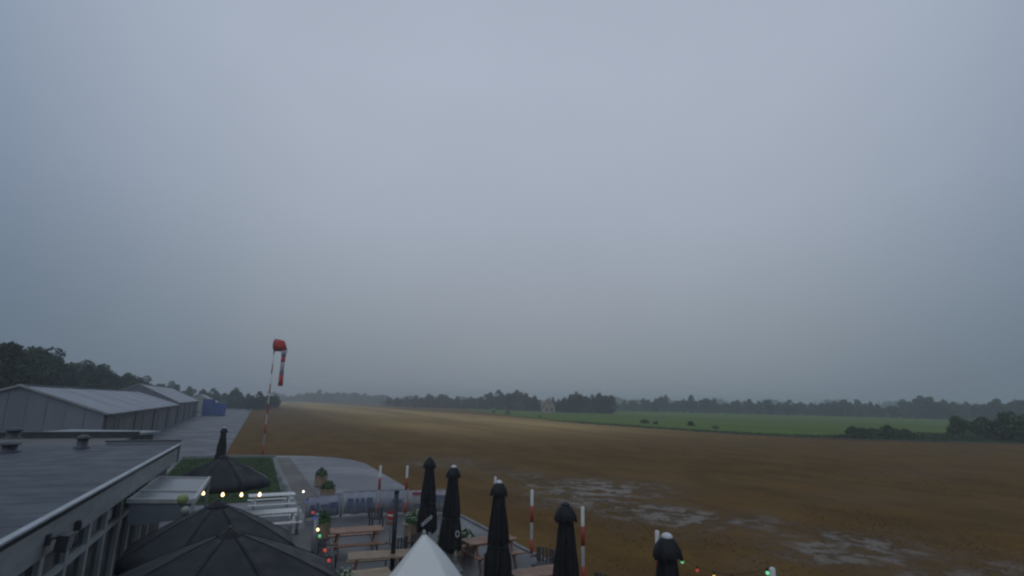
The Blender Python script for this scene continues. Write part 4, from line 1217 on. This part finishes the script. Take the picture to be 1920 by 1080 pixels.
# ------------------------------------------------------------------ planters
def leaf_clump(seed, n, rx, rz, size, mat):
    rng = np.random.default_rng(seed)
    d = rng.normal(size=(n, 3)); d[:, 2] = np.abs(d[:, 2]); d /= np.linalg.norm(d, axis=1)[:, None]
    r = rng.uniform(.3, 1.0, n) ** .5
    cen = d * r[:, None] * np.array([rx, rx, rz])
    nrm = d * .6 + rng.normal(size=(n, 3)) * .6; nrm /= np.linalg.norm(nrm, axis=1)[:, None]
    return quads_mesh('foliage', cen, nrm, size * rng.uniform(.6, 1.4, n), mat, .45, rng)
def planter(label, v, u, sx, sy, h, seed, mat=None, plants=True, bloom=True, leafmat=None):
    mat = mat or M['palewood']
    t = thing('planter', label, 'planter', S(v, u, .055), TH, 'planters on the terrace')
    n = max(4, int(sx / .11))
    for s in (-1, 1):
        for i in range(n):
            x0 = -sx / 2 + sx * i / n
            MB().box(x0 + .005, x0 + sx / n - .007, s * sy / 2 - .012, s * sy / 2 + .012, .03, h).build('slat', mat, t)
    m_ = max(3, int(sy / .11))
    for s in (-1, 1):
        for i in range(m_):
            y0 = -sy / 2 + .016 + (sy - .032) * i / m_
            MB().box(s * sx / 2 - .012, s * sx / 2 + .012, y0 + .003, y0 + (sy - .032) / m_ - .006, .03, h).build('slat', mat, t)
    MB().box(-sx / 2 + .02, sx / 2 - .02, -sy / 2 + .02, sy / 2 - .02, .02, h - .06).build('soil', M['bark'], t)
    o = link('foliage', leaf_clump(seed, 420, max(sx, sy) * .62, .5, .055, leafmat or M['potleaf']), t); o.location = (0, 0, h - .08)
    if bloom:
        o = link('pale_leaves', leaf_clump(seed + 50, 220, max(sx, sy) * .68, .56, .045, M['paleleaf']), t); o.location = (0, 0, h - .07)
    return t
planter('slatted wooden planter with pale variegated leaves behind the white canopy\'s peak', 6.25, 20.0, .58, .45, .62, 1)
planter('slatted planter with leafy plant right of the white canopy\'s peak', 6.75, 18.0, .5, .4, .38, 2)
planter('planter with dark leaves and pale shoots at the bottom edge by the nearest parasol', 2.75, 14.15, .5, .5, .55, 3, leafmat=M['bushleaf'])
planter('planter with leafy plant at the foot of the second folded parasol', 7.3, 17.6, .5, .4, .40, 4)
planter('planter with green climbing plant beside the terrace path', 3.3, 21.6, .5, .5, .55, 5, bloom=False)
planter('farther planter with dark shrub along the terrace path', 4.55, 29.0, .6, .6, .6, 6, bloom=False, leafmat=M['bushleaf'])
planter('farthest planter with dark shrub along the terrace path', 4.9, 34.0, .6, .6, .6, 7, bloom=False, leafmat=M['bushleaf'])

# ------------------------------------------------------------------ dry grass standing on the field, and the verge grass
def grass(name, n, area, hmin, hmax, wd, mat, seed, label, keep):
    rng = np.random.default_rng(seed)
    v = rng.uniform(area[0], area[1], n)
    u = area[2] + (area[3] - area[2]) * rng.random(n) ** area[4]
    k = keep(v, u, rng); v, u = v[k], u[k]; n = len(v)
    x = v * VX - u * VY; y = v * VY + u * VX
    z = np.zeros(n) - .03
    h = rng.uniform(hmin, hmax, n); a = rng.uniform(0, 2 * PI, n); w_ = wd * rng.uniform(.6, 1.4, n)
    lx, ly = rng.normal(size=n) * h * 1.3, rng.normal(size=n) * h * 1.3
    V = np.stack([np.stack([x - np.cos(a) * w_, y - np.sin(a) * w_, z], 1), np.stack([x + np.cos(a) * w_, y + np.sin(a) * w_, z], 1), np.stack([x + lx, y + ly, z + h], 1)], 1).reshape(-1, 3)
    me = bpy.data.meshes.new(name)
    me.vertices.add(3 * n); me.vertices.foreach_set('co', V.ravel())
    me.loops.add(3 * n); me.loops.foreach_set('vertex_index', np.arange(3 * n))
    me.polygons.add(n); me.polygons.foreach_set('loop_start', np.arange(n) * 3); me.polygons.foreach_set('loop_total', np.full(n, 3))
    me.materials.append(mat); me.update()
    o = link(name, me); o['kind'] = 'stuff'; o['label'] = label; o['category'] = 'grass'
def keep_field(v, u, rng):
    fade = np.clip((70 - np.hypot(v - 10, u) ) / 45, 0, 1)
    d = np.where((u > 7) & (u < 31), np.abs(v - 20), 9.0)
    return rng.random(len(v)) < np.clip((d - 1.0) / 4.0, .12, 1) * fade
grass('field_grass', 230000, (9.9, 75, -6, 75, 1.0), .04, .085, .014, M['blade'], 1, 'short dry brown grass covering the field', keep_field)
grass('field_tufts', 22000, (9.8, 45, -4, 48, 1.0), .08, .17, .016, M['blade'], 5, 'scattered taller tufts of dry grass near the terrace', lambda v, u, r: (np.sin(v * 1.7 + 1.3 * np.sin(u * .9)) * np.sin(u * 1.1 + v * .4) > .45) & (keep_field(v, u, r)))
grass('verge_grass', 26000, (-3.3, 3.0, 30.2, 51.2, 1.0), .10, .22, .02, M['lawn'], 2, 'dark green grass on the verge beyond the terrace', lambda v, u, r: np.ones(len(v), bool))

# ------------------------------------------------------------------ rain haze
hz = MB().box(-900, 900, -150, 1500, -1.0, 24)
hzo = hz.build('haze', None)
hzo.data.materials.clear()
hm_ = bpy.data.materials.new('rain_haze'); hm_.use_nodes = True
ht = hm_.node_tree; ht.nodes.clear()
ho = ht.nodes.new('ShaderNodeOutputMaterial')
pv = ht.nodes.new('ShaderNodeVolumePrincipled')
pv.inputs['Color'].default_value = (.88, .93, .98, 1)
pv.inputs['Density'].default_value = .00112
pv.inputs['Anisotropy'].default_value = .2
ht.links.new(pv.outputs[0], ho.inputs['Volume'])
hzo.data.materials.append(hm_)
hzo['kind'] = 'stuff'
hzo['label'] = 'pale grey rain haze over the whole airfield'
hzo['category'] = 'haze'
